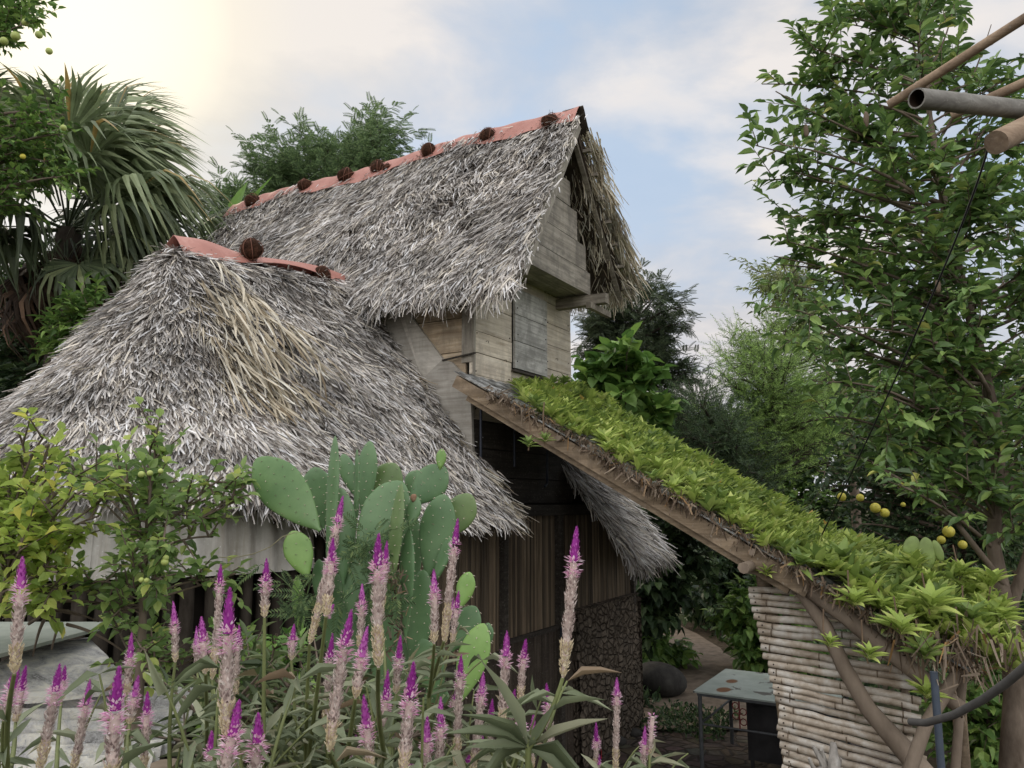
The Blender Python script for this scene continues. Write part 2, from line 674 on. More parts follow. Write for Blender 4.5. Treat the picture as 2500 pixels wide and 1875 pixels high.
def grow(trunk, tr, tips, rng, leafT, lsize, lw, twigs=9, twig_len=0.35, nleaf=9, up=0.35, ang=0.9,
         branch_r=0.02, droop=0.0, inner=0.35, flat=0.7, sizes=(0.7, 1.2)):
    """wood Geo + leaf Geo of a tree: limbs run from the trunk to every tip, twigs with leaves on their outer part"""
    wood, leaf = Geo(), Geo()
    trunk = np.asarray(trunk, float)
    wood.tube(trunk, tr, 10, jit=0.04, rng=rng)
    # fine samples of the trunk
    seg = np.linspace(0, len(trunk) - 1, 40); i0 = np.minimum(seg.astype(int), len(trunk) - 2)
    f = (seg - i0)[:, None]; TS = trunk[i0] * (1 - f) + trunk[i0 + 1] * f
    TR = np.interp(seg, np.arange(len(trunk)), np.broadcast_to(tr, (len(trunk),)))
    P, D, U, Sz = [], [], [], []
    for tp in tips:
        d = np.linalg.norm(TS - tp, axis=1) + np.maximum(TS[:, 2] - tp[2] + 0.25 * np.linalg.norm(TS[:, :2] - tp[:2], axis=1), 0) * 2.5
        k = int(np.argmin(d)); a = TS[k]; L = np.linalg.norm(tp - a)
        midp = (a + tp) / 2 + np.array([0, 0, up * L * 0.35]) + rng.normal(0, 0.08 * L, 3)
        c = bez(a, midp, tp, 9)
        r0 = min(TR[k] * 0.6, branch_r * (0.5 + L))
        wood.tube(c, np.linspace(r0, 0.004, 9), 5, cap=False)
        for _ in range(twigs):
            t = rng.uniform(inner, 1.0); q = t * 8; i = min(int(q), 7); fr = q - i
            p = c[i] * (1 - fr) + c[i + 1] * fr; tan = nrm(c[i + 1] - c[i])
            d0 = nrm(tan * 0.8 + rng.normal(0, ang, 3) + np.array([0, 0, up]))
            tl = twig_len * rng.uniform(0.6, 1.25)
            e = p + d0 * tl + np.array([0, 0, -droop * tl])
            w = bez(p, p + d0 * tl * 0.5, e, 4)
            wood.tube(w, [0.006, 0.004, 0.003, 0.002], 3, cap=False)
            side = nrm(np.cross(d0, [0, 0, 1.0]) + 1e-6)
            tt = (np.arange(nleaf) + rng.uniform(0.2, 0.8)) / nleaf
            dd = nrm(e - p)
            for j, t2 in enumerate(tt):
                pp = p + (e - p) * t2
                s = 1 if j % 2 else -1
                ld = dd * rng.uniform(.35, .9) + side * s * rng.uniform(.6, 1.0) + rng.normal(0, 0.22, 3) + np.array([0, 0, -0.15 - droop])
                P.append(pp); D.append(ld)
                U.append(np.array([0, 0, flat]) + rng.normal(0, 0.35, 3))
                Sz.append(rng.uniform(*sizes))
            P.append(e); D.append(dd + rng.normal(0, .2, 3)); U.append(np.array([0, 0, 1.0])); Sz.append(1.0)
    P, D, U, Sz = map(np.array, (P, D, U, Sz))
    R = frame(D, U)
    S = np.stack([Sz * lw, Sz * lsize, Sz * lsize], -1)
    if isinstance(leafT, list):
        pick = rng.integers(0, len(leafT), len(P))
        for i, T in enumerate(leafT):
            k = pick == i
            leaf.scatter(T, P[k], R[k], S[k])
    else:
        leaf.scatter(leafT, P, R, S)
    return wood, leaf, P
# ------------------------------------------------------------------ ground
def ground_h(x, y):
    """raised bank round the viewpoint, courtyard at 0, gentle rise far off"""
    bank = 1.0 / (1 + np.exp((y - 2.9) * 3.2))
    left = 0.0
    far = np.clip((np.hypot(x, y) - 18) / 60, 0, 1) * 2.2
    return 1.05 * bank + far + left


def build_ground():
    b = MB("soil")
    v = b.coord()
    n1 = b.noise(v, 0.5, 5, 0.6); n2 = b.noise(v, 9, 6, 0.65)
    c = b.ramp(n2, [(0.3, (0.030, 0.022, 0.014)), (0.55, (0.062, 0.047, 0.032)), (0.75, (0.11, 0.088, 0.062))])
    g = b.ramp(n1, [(0.46, 0.0), (0.6, 0.8)])
    c = b.mix(g, c, b.ramp(n2, [(0.3, (0.018, 0.03, 0.010)), (0.7, (0.05, 0.075, 0.025))]))
    soil = b.finish(c, 0.95, b.bump(n2, 0.8, 0.03), spec=0.1)
    xs = np.concatenate([-np.geomspace(400, 12, 12), np.linspace(-11, 14, 90), np.geomspace(15, 400, 12)])
    ys = np.concatenate([-np.geomspace(300, 4, 8), np.linspace(-3, 24, 110), np.geomspace(25, 600, 14)])
    X, Y = np.meshgrid(xs, ys)
    rng = np.random.default_rng(2)
    Z = ground_h(X, Y) + 0.02 * np.sin(X * 2.1 + Y) * np.cos(Y * 1.7)
    court = (np.abs(X - 2) < 4) & (Y > 4) & (Y < 12)
    Z = np.where(court, 0.0, Z)
    solo("ground", Geo().grid(np.stack([X, Y, Z], -1)), soil, kind='structure', origin=np.zeros(3))

    # stone paving of the yard and the earth path
    b = MB("yard_paving")
    v = b.coord()
    d = b.voro(b.coord((1, 1.25, 1)), 5.2, 'DISTANCE_TO_EDGE'); cell = b.voro(b.coord((1, 1.25, 1)), 5.2, 'F1', 'Color')
    n = b.noise(v, 14, 5)
    edge = b.ramp(d, [(0.03, 0.0), (0.10, 1.0)])
    st = b.ramp(n, [(0.3, (0.055, 0.042, 0.034)), (0.7, (0.115, 0.09, 0.072))])
    st = b.mix(0.25, st, cell, 'MULTIPLY')
    c = b.mix(edge, (0.030, 0.022, 0.017), st)
    big = b.noise(v, 0.9, 4)
    c = b.mix(b.ramp(big, [(0.45, 0.0), (0.6, 0.75)]), c, (0.06, 0.045, 0.033))
    hgt = b.math('ADD', b.math('MULTIPLY', edge, 0.8), b.math('MULTIPLY', n, 0.4))
    pav = b.finish(c, 0.85, b.bump(hgt, 0.9, 0.03), spec=0.25)
    poly = [(-0.2, 4.3), (3.2, 4.3), (4.3, 7.4), (3.2, 9.6), (2.35, 10.5), (0.6, 8.1)]
    ctr = np.mean(poly, 0)
    rows = []
    for k in np.linspace(0.02, 1, 8):
        rows.append([[*(ctr + (np.array(p) - ctr) * k), 0.006] for p in poly + poly[:1]])
    solo("paving", Geo().grid(np.array(rows), smooth=False), pav, kind='structure')
    pth = plain_mat("trodden_earth", (0.17, 0.135, 0.105), 0.95, 0.35, 6, 0.1, bump=0.5)
    cl = [(2.2, 9.0), (2.5, 10.5), (2.95, 12.6), (3.0, 14.5), (2.8, 17), (2.2, 20)]
    wd = [1.5, 1.2, 0.62, 0.55, 0.6, 0.6]
    cl = np.array(cl); t = np.linspace(0, 5, 24); cx = np.interp(t, range(6), cl[:, 0]); cy = np.interp(t, range(6), cl[:, 1])
    w = np.interp(t, range(6), wd)
    G = np.stack([np.stack([cx - w * k, cy, ground_h(cx, cy) + 0.034 - 0.004 * abs(k)], -1) for k in (1, .5, 0, -.5, -1)], 1)
    G[..., 0] += rng.normal(0, 0.04, G.shape[:2])
    solo("path", Geo().grid(G[:, ::-1]), pth, kind='structure')


build_ground()

# ------------------------------------------------------------------ thatch
def thatch_mat(name, stops, nz=0.35):
    b = MB(name)
    c = b.ramp(b.rnd(), stops)
    v = b.coord()
    n = b.ramp(b.noise(v, 1.6, 4, 0.6), [(0.35, 1 - nz), (0.65, 1 + nz * 0.5)])
    c = b.mix(1.0, c, n, 'MULTIPLY')
    return b.finish(c, 0.75, spec=0.25, trans=0.10)


M_thatch = thatch_mat("grey_thatch", [(0.0, (0.07, 0.057, 0.048)), (0.14, (0.25, 0.217, 0.19)), (0.32, (0.51, 0.48, 0.45)),
                                      (0.62, (0.67, 0.642, 0.617)), (0.84, (0.70, 0.635, 0.53)), (0.90, (0.68, 0.68, 0.69)), (1.0, (0.87, 0.855, 0.845))])
M_tan = thatch_mat("tan_thatch", [(0.0, (0.26, 0.20, 0.13)), (0.3, (0.52, 0.455, 0.34)), (0.7, (0.68, 0.615, 0.49)), (1.0, (0.72, 0.70, 0.62))])
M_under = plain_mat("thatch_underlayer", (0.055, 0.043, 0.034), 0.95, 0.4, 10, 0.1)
BLADES = [t_blade(b, 4, tp, tw) for b, tp, tw in
          ((0.05, .5, .5), (0.16, .7, -.9), (-0.06, .8, 1.2), (0.30, .5, -.3), (0.10, .85, 2.0), (-0.15, .6, -1.6))]


def blades(geo, P, D, Nn, L, W, rng, m=0):
    """P roots, D directions (down slope), Nn outward normals"""
    roll = rng.normal(0, 0.55, len(P))[:, None]
    side = nrm(np.cross(D, Nn))
    R = frame(D, Nn * np.cos(roll) + side * np.sin(roll))
    S = np.stack([W, L, L], -1)
    pick = rng.integers(0, len(BLADES), len(P))
    for i, T in enumerate(BLADES):
        k = pick == i
        geo.scatter(T, P[k], R[k], S[k], m, smooth=True)


def tufted(n_tuft, per, rng, surf, length, width, spread=0.35, lift=(0.02, 0.22), head=0.25, psz=0.05, swirl=0.25):
    """surf(n)-> P, down, normal. Every palm leaf is a fan of blades from one point"""
    P, D, Nn = surf(n_tuft)
    Sd = nrm(np.cross(D, Nn))
    # heading varies in patches over the roof
    ph = np.sin(P @ np.array([2.1, 1.3, 2.9])) + np.sin(P @ np.array([-3.3, 2.2, 1.7]) + 1.0)
    hd = rng.normal(0, head, n_tuft) + swirl * ph * 0.5
    A, Dd, NN = [], [], []
    for k in range(per):
        a = hd + (k / (per - 1) - 0.5) * 2 * spread + rng.normal(0, 0.08, n_tuft)
        lf = rng.uniform(*lift, n_tuft)
        d = D * np.cos(a)[:, None] + Sd * np.sin(a)[:, None] + Nn * lf[:, None]
        A.append(P + Sd * (rng.normal(0, psz, n_tuft) + (k / (per - 1) - .5) * psz)[:, None] + D * rng.normal(0, psz * 0.8, n_tuft)[:, None])
        Dd.append(nrm(d)); NN.append(Nn)
    P, D, Nn = np.vstack(A), np.vstack(Dd), np.vstack(NN)
    n = len(P)
    return P, D, Nn, rng.uniform(*length, n), rng.uniform(*width, n)


# ------------------------------------------------------------------ the house
M_front = wood_mat("pale_boards", (0.36, 0.30, 0.225), (0.60, 0.53, 0.43), (0.72, 0.655, 0.55), 0, 0.45, (0.34, 0.30, 0.25))
M_shut = wood_mat("grey_boards", (0.22, 0.215, 0.20), (0.42, 0.41, 0.385), (0.58, 0.565, 0.53), 0, 0.6, (0.20, 0.195, 0.18))
M_gable = wood_mat("gable_boards", (0.17, 0.15, 0.125), (0.32, 0.29, 0.245), (0.45, 0.41, 0.355), 0, 0.5, (0.12, 0.11, 0.098))
M_side = wood_mat("brown_boards", (0.26, 0.185, 0.115), (0.44, 0.345, 0.24), (0.56, 0.465, 0.34), 1, 0.4, (0.19, 0.155, 0.12))
M_beam = wood_mat("beam_wood", (0.13, 0.11, 0.085), (0.24, 0.21, 0.17), (0.34, 0.31, 0.26), 1, 0.3)
M_post = wood_mat("upright_wood", (0.20, 0.18, 0.15), (0.33, 0.30, 0.25), (0.42, 0.39, 0.34), 2, 0.3, (0.14, 0.12, 0.10))
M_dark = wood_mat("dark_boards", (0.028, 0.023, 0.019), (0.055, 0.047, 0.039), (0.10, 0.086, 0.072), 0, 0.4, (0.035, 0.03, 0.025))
M_diag = wood_mat("pale_flashing_board", (0.30, 0.275, 0.235), (0.46, 0.43, 0.38), (0.54, 0.51, 0.46), 1, 0.35, (0.25, 0.225, 0.19))
M_iron = plain_mat("dark_blue_iron", (0.018, 0.022, 0.035), 0.5, 0.3, 20, 0.5)
M_nail = plain_mat("rusty_nail_and_bore", (0.035, 0.022, 0.015), 0.6, 0.3, 30)

RA, RZ = 0.92, 6.19                       # main ridge
MS, MS2 = 1.63, 1.27                                 # slope of the main roof


def main_z(a, b):
    return RZ - np.where(np.asarray(a) > RA, MS2, MS) * np.abs(a - RA) + 0.035 * np.sin(b * 2.3) - 0.02 * np.sin(b * 5.1 + 1)


house = Thing("thatched_house", "two-storey plank and bamboo hut under grey thatched roofs in the middle of the yard", "house", (0, 0, 0), 'h')


def planks(lo_a, hi_a, lo_z, hi_z, b, th, rng, hgt=0.2, gap=0.006, axis='a', clip=None, slope=0.0):
    """horizontal boards; joined as one wall mesh"""
    g = Geo(); z = lo_z
    while z < hi_z - 0.02:
        h = min(hgt * rng.uniform(0.85, 1.15), hi_z - z)
        j = rng.uniform(-0.003, 0.003)
        a0, a1 = lo_a, hi_a
        if clip:
            a0, a1 = clip(z, z + h)
        if a1 - a0 > 0.02:
            if axis == 'a':
                V = [[a0, b + j, z], [a1, b + j, z + slope], [a1, b + th + j, z + slope], [a0, b + th + j, z],
                     [a0, b + j, z + h - gap], [a1, b + j, z + h - gap + slope], [a1, b + th + j, z + h - gap + slope], [a0, b + th + j, z + h - gap]]
            else:
                V = [[b + j, a0, z], [b + th + j, a0, z], [b + th + j, a1, z], [b + j, a1, z],
                     [b + j, a0, z + h - gap], [b + th + j, a0, z + h - gap], [b + th + j, a1, z + h - gap], [b + j, a1, z + h - gap]]
            g.add(V, [[0, 3, 2, 1], [4, 5, 6, 7], [0, 1, 5, 4], [1, 2, 6, 5], [2, 3, 7, 6], [3, 0, 4, 7]])
        z += h
    return g


def build_walls():
    rng = np.random.default_rng(11)
    TW = 1.85
    # upper front wall (faces the lean-to); the shutter covers an opening in it
    g = Geo()
    for (a0, a1) in ((0.0, 0.64), (1.285, TW)):
        pl = planks(a0, a1, 3.18, 4.60, 0.0, 0.03, rng, 0.215)
        g.V += pl.V; g.F += [f + g.n for f in pl.F]; g.M += pl.M; g.S += pl.S; g.n += pl.n
    for z0, z1 in ((3.18, 3.36), (3.366, 3.55), (3.556, 3.715), (4.50, 4.60)):
        g.box((0.646, 0.002, z0), (1.28, 0.03, z1))
    wall = house.part("front_wall", g, M_front, label="pale weathered plank wall of the upper storey")
    # dark sheet behind every gap, standing in for the shade inside
    house.part("gap_backing", Geo().box((0.02, 0.034, 0.1), (TW - 0.02, 0.05, 4.56)), M_dark)
    g = Geo()
    for k, (z0, z1) in enumerate(((3.735, 3.985), (3.991, 4.235), (4.241, 4.488))):
        g.box((0.655, -0.030, z0), (1.272, -0.004, z1))
    sh = house.part("shutter", g, M_shut, label="closed grey plank shutter")
    house.part("sill", Geo().box((0.63, -0.035, 3.70), (1.30, -0.004, 3.722)), M_dark, sh)
    # nails and small hooks
    g = Geo()
    for a, z in ((0.05, 3.3), (0.58, 3.3), (0.05, 3.62), (0.59, 3.62), (0.06, 3.95), (0.6, 4.0), (0.05, 4.35), (0.6, 4.4), (1.33, 3.5), (1.8, 3.5),
                 (1.33, 3.9), (1.79, 3.95), (1.34, 4.3), (1.79, 4.35), (0.69, 3.8), (1.24, 3.8), (0.69, 4.3), (1.24, 4.3), (0.7, 4.05), (1.24, 4.1)):
        g.sphere((a, -0.002 if not 0.65 < a < 1.27 else -0.032, z), 0.0065, 6, 4)
    for a, z in ((0.20, 3.90), (0.17, 3.52), (0.5, 3.78), (1.5, 3.95)):
        g.tube([(a, 0, z), (a, -0.02, z + 0.003), (a + 0.012, -0.022, z + 0.005), (a + 0.014, -0.02, z - 0.014)], 0.0025, 5)
    house.part("nail", g, M_nail, wall, stuff=True)
    # side wall of the upper storey (brown boards), its corner board and the pale sloping board over the lower thatch
    house.part("side_wall", planks(0.075, 3.9, 2.9, 4.52, 0.004, 0.03, rng, 0.30, axis='b'), M_side)
    house.part("corner_post", Geo().box((-0.012, 0.0, 3.69), (0.004, 0.105, 4.5)).box((-0.004, -0.012, 3.22), (0.028, -0.001, 4.5)), M_post)
    def P(px, py, a=-0.028):
        v = on_a(px, py, a); return [a, v[1], v[2]]
    up = [P(945, 690), P(975, 734), P(1081, 877), P(1101, 883), P(1148, 930), P(1154, 1108)]
    lo = [[-0.028, 1.05, 3.2], [-0.028, 0.0, 2.1]]
    house.part("sloping_board", Geo().prism(up[::-1] + lo[::-1][::-1][:0] + [[-0.028, 1.35, 3.9]] + [[-0.028, 0.9, 3.3], [-0.028, 0.12, 2.35]], (0.03, 0, 0)), M_diag)
    v = on_a(1081, 880, -0.03); w = on_a(1156, 862, -0.03)
    house.part("ledge", Geo().beam([-0.034, v[1], v[2]], [-0.034, w[1] - 0.02, w[2]], 0.02, 0.012), M_dark)
    # gable box overhanging the front wall
    ga0, ga1, gb, gz = 0.14, 1.60, -0.35, 4.585
    def clip(z0, z1):
        zt = z1
        return max(ga0, RA - (RZ - 0.16 - zt) / MS), min(ga1, RA + (RZ - 0.16 - zt) / MS)
    house.part("gable_wall", planks(ga0, ga1, gz, RZ - 0.25, gb, 0.028, rng, 0.27, clip=clip), M_gable, label="grey-brown boarded gable hanging over the front")
    g = Geo()
    for k in range(3):
        b0 = gb + 0.03 + k * 0.107
        g.box((ga0 + 0.01, b0, gz + 0.012), (ga1 + 0.02, b0 + 0.102, gz + 0.036))
    g.box((ga0, gb + 0.03, gz + 0.04), (ga0 + 0.028, -0.002, gz + 0.26))
    g.box((ga1 - 0.028, gb + 0.03, gz + 0.04), (ga1, -0.002, gz + 0.26))
    house.part("gable_floor", g, M_gable)
    # beams poking out below the gable
    house.part("floor_beam", Geo().beam((1.56, 0.0, gz - 0.065), (1.56, -0.55, gz - 0.065), 0.085, 0.10), M_beam)
    house.part("floor_beam", Geo().beam((1.40, -0.42, gz - 0.15), (1.90, -0.42, gz - 0.15), 0.05, 0.06), M_beam)
    # barge board down the near verge
    def rf(a, b, dz):
        return (a, b, RZ - (MS2 if a > RA else MS) * abs(a - RA) - dz)
    house.part("barge_board", Geo().beam(rf(RA, -0.56, 0.12), rf(-0.13, -0.56, 0.12), 0.03, 0.11, up=(0.85, 0, 0.52)), M_post)
    # rafters and battens under the far slope
    for k, b in enumerate((-0.50, -0.18)):
        house.part("rafter", Geo().beam(rf(RA + 0.03, b, 0.17), rf(2.02, b, 0.17), 0.045, 0.05, up=(-0.85, 0, 0.52)), M_beam)
    for k in range(7):
        a = RA + 0.16 + k * 0.15
        house.part("batten", Geo().beam(rf(a, -0.62, 0.125), rf(a, 1.2, 0.125), 0.035, 0.03), M_beam)
    for a0 in (0.55, 0.2, -0.1):
        house.part("batten", Geo().beam(rf(a0, -0.56, 0.14), rf(a0, 1.2, 0.14), 0.035, 0.03), M_beam)

    # ---- lower storey front, colours darkened for the shade under the lean-to
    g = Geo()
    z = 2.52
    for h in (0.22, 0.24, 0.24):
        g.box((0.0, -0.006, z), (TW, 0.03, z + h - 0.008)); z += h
    house.part("front_wall", g, M_dark, label="brown boards toned dark for the shade under the lean-to")
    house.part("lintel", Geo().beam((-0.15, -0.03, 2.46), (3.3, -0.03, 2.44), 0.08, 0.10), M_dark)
    # bamboo slats
    b = MB("brown_bamboo")
    n = b.noise(b.coord((16, 16, 1.2)), 1.5, 5, 0.6, w=b.math('MULTIPLY', b.rnd(), 30))
    c = b.ramp(n, [(0.3, (0.08, 0.058, 0.036)), (0.6, (0.18, 0.135, 0.088)), (0.8, (0.30, 0.235, 0.165))])
    c = b.mix(1.0, c, b.ramp(b.rnd(), [(0.0, 0.35), (0.45, 0.75), (1.0, 1.35)]), 'MULTIPLY')
    M_bam = b.finish(c, 0.6, b.bump(n, 0.3, 0.004), spec=0.35)
    g = Geo(); a = -1.75
    while a < 3.30:
        w = rng.uniform(0.018, 0.036)
        if not (0.40 < a < 0.46 or 1.42 < a < 1.50):
            z1 = 2.44 if a > 0 else 2.62
            z0 = 1.46 if a > 1.75 else (1.36 if a > 0.45 else 1.28)
            zz = [z0 + 0.0, z0 + rng.uniform(.2, .4), z0 + rng.uniform(.55, .8), z1]
            g.tube([(a, -0.015 + rng.uniform(-.004, .004), q) for q in zz], w * 0.5, 6, smooth=True)
        a += w + rng.choice([0.001, 0.002, 0.006])
    house.part("bamboo_wall", g, M_bam, label="upright split-bamboo wall of the lower storey")
    house.part("gap_backing", Geo().box((-1.8, 0.02, 0.0), (3.3, 0.045, 2.6)), plain_mat("dark_inside", (0.02, 0.016, 0.012), 0.95, 0.3))  # near-black backing stands in for the unlit inside behind the slats
    # plank door and lower panels
    g = Geo(); a = -1.7
    while a < 1.74:
        w = rng.uniform(0.09, 0.16)
        g.box((a, -0.035 + rng.uniform(-.003, .003), 0.06), (min(a + w - 0.006, 1.745), -0.004, 1.34 if a > 0.45 else 1.26)); a += w
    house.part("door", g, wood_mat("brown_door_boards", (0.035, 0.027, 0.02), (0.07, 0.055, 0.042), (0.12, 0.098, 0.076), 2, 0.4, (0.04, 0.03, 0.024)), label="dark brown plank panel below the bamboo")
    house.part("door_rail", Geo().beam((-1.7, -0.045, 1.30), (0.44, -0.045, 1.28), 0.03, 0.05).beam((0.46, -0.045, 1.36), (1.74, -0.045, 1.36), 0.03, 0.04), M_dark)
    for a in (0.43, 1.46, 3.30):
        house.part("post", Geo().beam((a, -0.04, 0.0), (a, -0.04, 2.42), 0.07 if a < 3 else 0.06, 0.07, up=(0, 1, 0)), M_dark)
    house.part("latch", Geo().box((1.40, -0.095, 1.18), (1.43, -0.078, 1.36)).tube([(1.36, -0.09, 1.08), (1.40, -0.10, 1.06), (1.47, -0.09, 1.09)], 0.01, 6), M_iron)
    # rubble base
    b = MB("rubble_base")
    v = b.coord()
    d = b.voro(b.coord((1, 1, 1.2)), 11, 'DISTANCE_TO_EDGE'); n = b.noise(v, 16, 6, 0.65); n2 = b.noise(v, 3, 4)
    e = b.ramp(d, [(0.0, 0.0), (0.14, 1.0)])
    c = b.ramp(n, [(0.3, (0.075, 0.058, 0.043)), (0.7, (0.20, 0.165, 0.13))])
    c = b.mix(b.ramp(n2, [(0.5, 0.0), (0.65, 0.6)]), c, (0.10, 0.085, 0.07))
    c = b.mix(b.math('MULTIPLY', b.math('SUBTRACT', 1.0, e), 0.7), c, (0.035, 0.027, 0.02))
    M_rub = b.finish(c, 0.95, b.bump(b.math('ADD', b.math('MULTIPLY', e, 0.7), n), 1.0, 0.04), spec=0.1)
    ga = np.linspace(1.76, 3.36, 60); gz2 = np.linspace(0, 1.45, 50)
    A, Z = np.meshgrid(ga, gz2)
    dis = 0.012 * np.sin(A * 31 + 3 * np.sin(Z * 9)) * np.sin(Z * 27 + 2 * np.sin(A * 13)) + rng.normal(0, 0.004, A.shape)
    g = Geo().grid(np.stack([A, -0.075 - dis - 0.05 * (1.45 - Z) / 1.45, Z], -1))
    A2 = np.linspace(-0.12, 0.3, 12); AA, ZZ = np.meshgrid(A2, gz2)
    g.grid(np.stack([3.36 + 0 * AA + rng.normal(0, 0.003, AA.shape), AA + 0.0, ZZ], -1))
    g.box((1.75, -0.10, 1.45), (3.36, 0.02, 1.485), jit=0.006, rng=rng)
    g.box((1.745, -0.07, 0.0), (3.35, 0.019, 1.448))
    house.part("stone_base", g, M_rub, label="rough rubble plinth at the far end of the front wall")
    # right end wall + back, simple boards so the hut is closed
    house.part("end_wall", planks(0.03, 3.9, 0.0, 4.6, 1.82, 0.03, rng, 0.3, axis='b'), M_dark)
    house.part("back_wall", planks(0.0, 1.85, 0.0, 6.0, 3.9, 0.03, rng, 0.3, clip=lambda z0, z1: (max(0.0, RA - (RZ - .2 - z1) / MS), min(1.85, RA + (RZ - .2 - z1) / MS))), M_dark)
    # iron pipes hanging in the shade under the upper storey
    for (px, y0, y1, b) in ((1174, 1000, 1120, -0.08), (1256, 1030, 1140, -0.06), (1336, 1100, 1180, -0.06)):
        p, q = on_b(px, y0, b), on_b(px, y1, b)
        pts = [p, (p + q) / 2, q] + ([q + np.array([-0.05, 0, -0.03])] if px == 1336 else [])
        house.part("iron_pipe", Geo().tube(pts, 0.012, 7), M_iron)


build_walls()


# ---- roofs
def build_main_roof():
    rng = np.random.default_rng(21)
    B0, B1 = -0.56, 4.22
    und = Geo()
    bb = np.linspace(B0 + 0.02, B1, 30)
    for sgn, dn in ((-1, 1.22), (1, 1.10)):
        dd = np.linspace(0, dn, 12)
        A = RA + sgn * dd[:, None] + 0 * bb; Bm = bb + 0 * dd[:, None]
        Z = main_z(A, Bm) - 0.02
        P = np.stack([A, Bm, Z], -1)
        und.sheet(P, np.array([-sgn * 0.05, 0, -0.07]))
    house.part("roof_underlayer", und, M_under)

    def surf(sgn, dmax, b0=B0, b1=B1, dmin=0.0):
        def f(n):
            d = dmin + (dmax - dmin) * rng.random(n) ** 0.92
            b = rng.uniform(b0, b1, n)
            a = RA + sgn * d
            m = MS if sgn < 0 else MS2
            D = np.tile(nrm([sgn * 1.0, 0, -m]), (n, 1))
            N = np.tile(nrm([sgn * m, 0, 1.0]), (n, 1))
            P = np.stack([a, b, main_z(a, b)], -1) + N * rng.uniform(-0.03, 0.04, n)[:, None]
            return P, D, N
        return f
    g = Geo()
    blades(g, *tufted(4300, 10, rng, surf(-1, 1.20), (0.09, 0.20), (0.007, 0.018), lift=(0.0, 0.22), swirl=0.55, head=0.25), rng)
    # eave fringe, longer blades
    blades(g, *tufted(300, 12, rng, surf(-1, 1.23, dmin=1.08), (0.14, 0.30), (0.006, 0.012), 0.30, (-0.25, 0.1), 0.35, 0.04, 0.6), rng)
    # verge at the gable: blades leaning out
    blades(g, *tufted(120, 9, rng, surf(-1, 1.15, B0 - 0.02, B0 + 0.08), (0.07, 0.14), (0.007, 0.014), 0.3, (0, 0.2), 0.2, 0.03, 0), rng)
    main = house.part("thatch", g, [M_thatch], label="grey palm thatch of the main roof")
    # far slope: outside and the long pale leaves hanging off its verge
    g = Geo()
    blades(g, *tufted(900, 10, rng, surf(1, 1.12), (0.12, 0.24), (0.009, 0.018), swirl=0.3), rng)
    blades(g, *tufted(75, 13, rng, surf(1, 1.05, B0 - 0.10, B0 + 0.10, 0.1), (0.18, 0.38), (0.008, 0.016), 0.22, (-0.1, 0.18), 0.16, 0.03, 0), rng, 1)
    def under(n):                                   # leaf tails seen from below
        d = rng.uniform(0.15, 1.05, n); a = RA + d; b = rng.uniform(-0.55, 0.6, n)
        D = np.tile(nrm([0.9, 0, -MS2]), (n, 1)); N = np.tile(nrm([MS, 0, 1.0]), (n, 1))
        return np.stack([a, b, main_z(a, b) - 0.13], -1), D, N
    blades(g, *tufted(220, 10, rng, under, (0.15, 0.34), (0.007, 0.014), 0.3, (-0.25, 0.02), 0.2, 0.04, 0), rng, 1)
    def fringe(n):
        a = RA + rng.uniform(1.0, 1.10, n); b = rng.uniform(-0.55, 3.0, n)
        D = np.tile(nrm([0.45, 0, -MS]), (n, 1)); N = np.tile(nrm([MS, 0, 1.0]), (n, 1))
        return np.stack([a, b, main_z(a, b) - 0.05], -1), D, N
    blades(g, *tufted(150, 12, rng, fringe, (0.12, 0.26), (0.006, 0.012), 0.3, (-0.3, 0.05), 0.2, 0.04, 0), rng, 1)
    house.part("thatch", g, [M_thatch, M_tan], label="tan thatch leaves hanging from the far slope of the main roof")


# lower roof: a long hut with rounded ends round the ridge segment
LB, LA0, LA1 = 1.43, -1.80, 2.15


def lprof(d):
    """height over the ridge distance, slightly convex"""
    return np.interp(d, [0, 0.12, 0.7, 1.43, 1.83, 2.4], [4.57, 4.50, 3.80, 2.92, 2.42, 1.66])


def lz(d, a):
    """roof height: the rounded end sags below the part that meets the tower"""
    sag = np.interp(d, [0, .12, .7, 1.30, 1.43, 1.54, 1.9], [.16, .22, .39, .33, .27, .16, 0.0])
    return lprof(d) - sag * np.clip(-np.asarray(a) / 1.8, 0, 1)


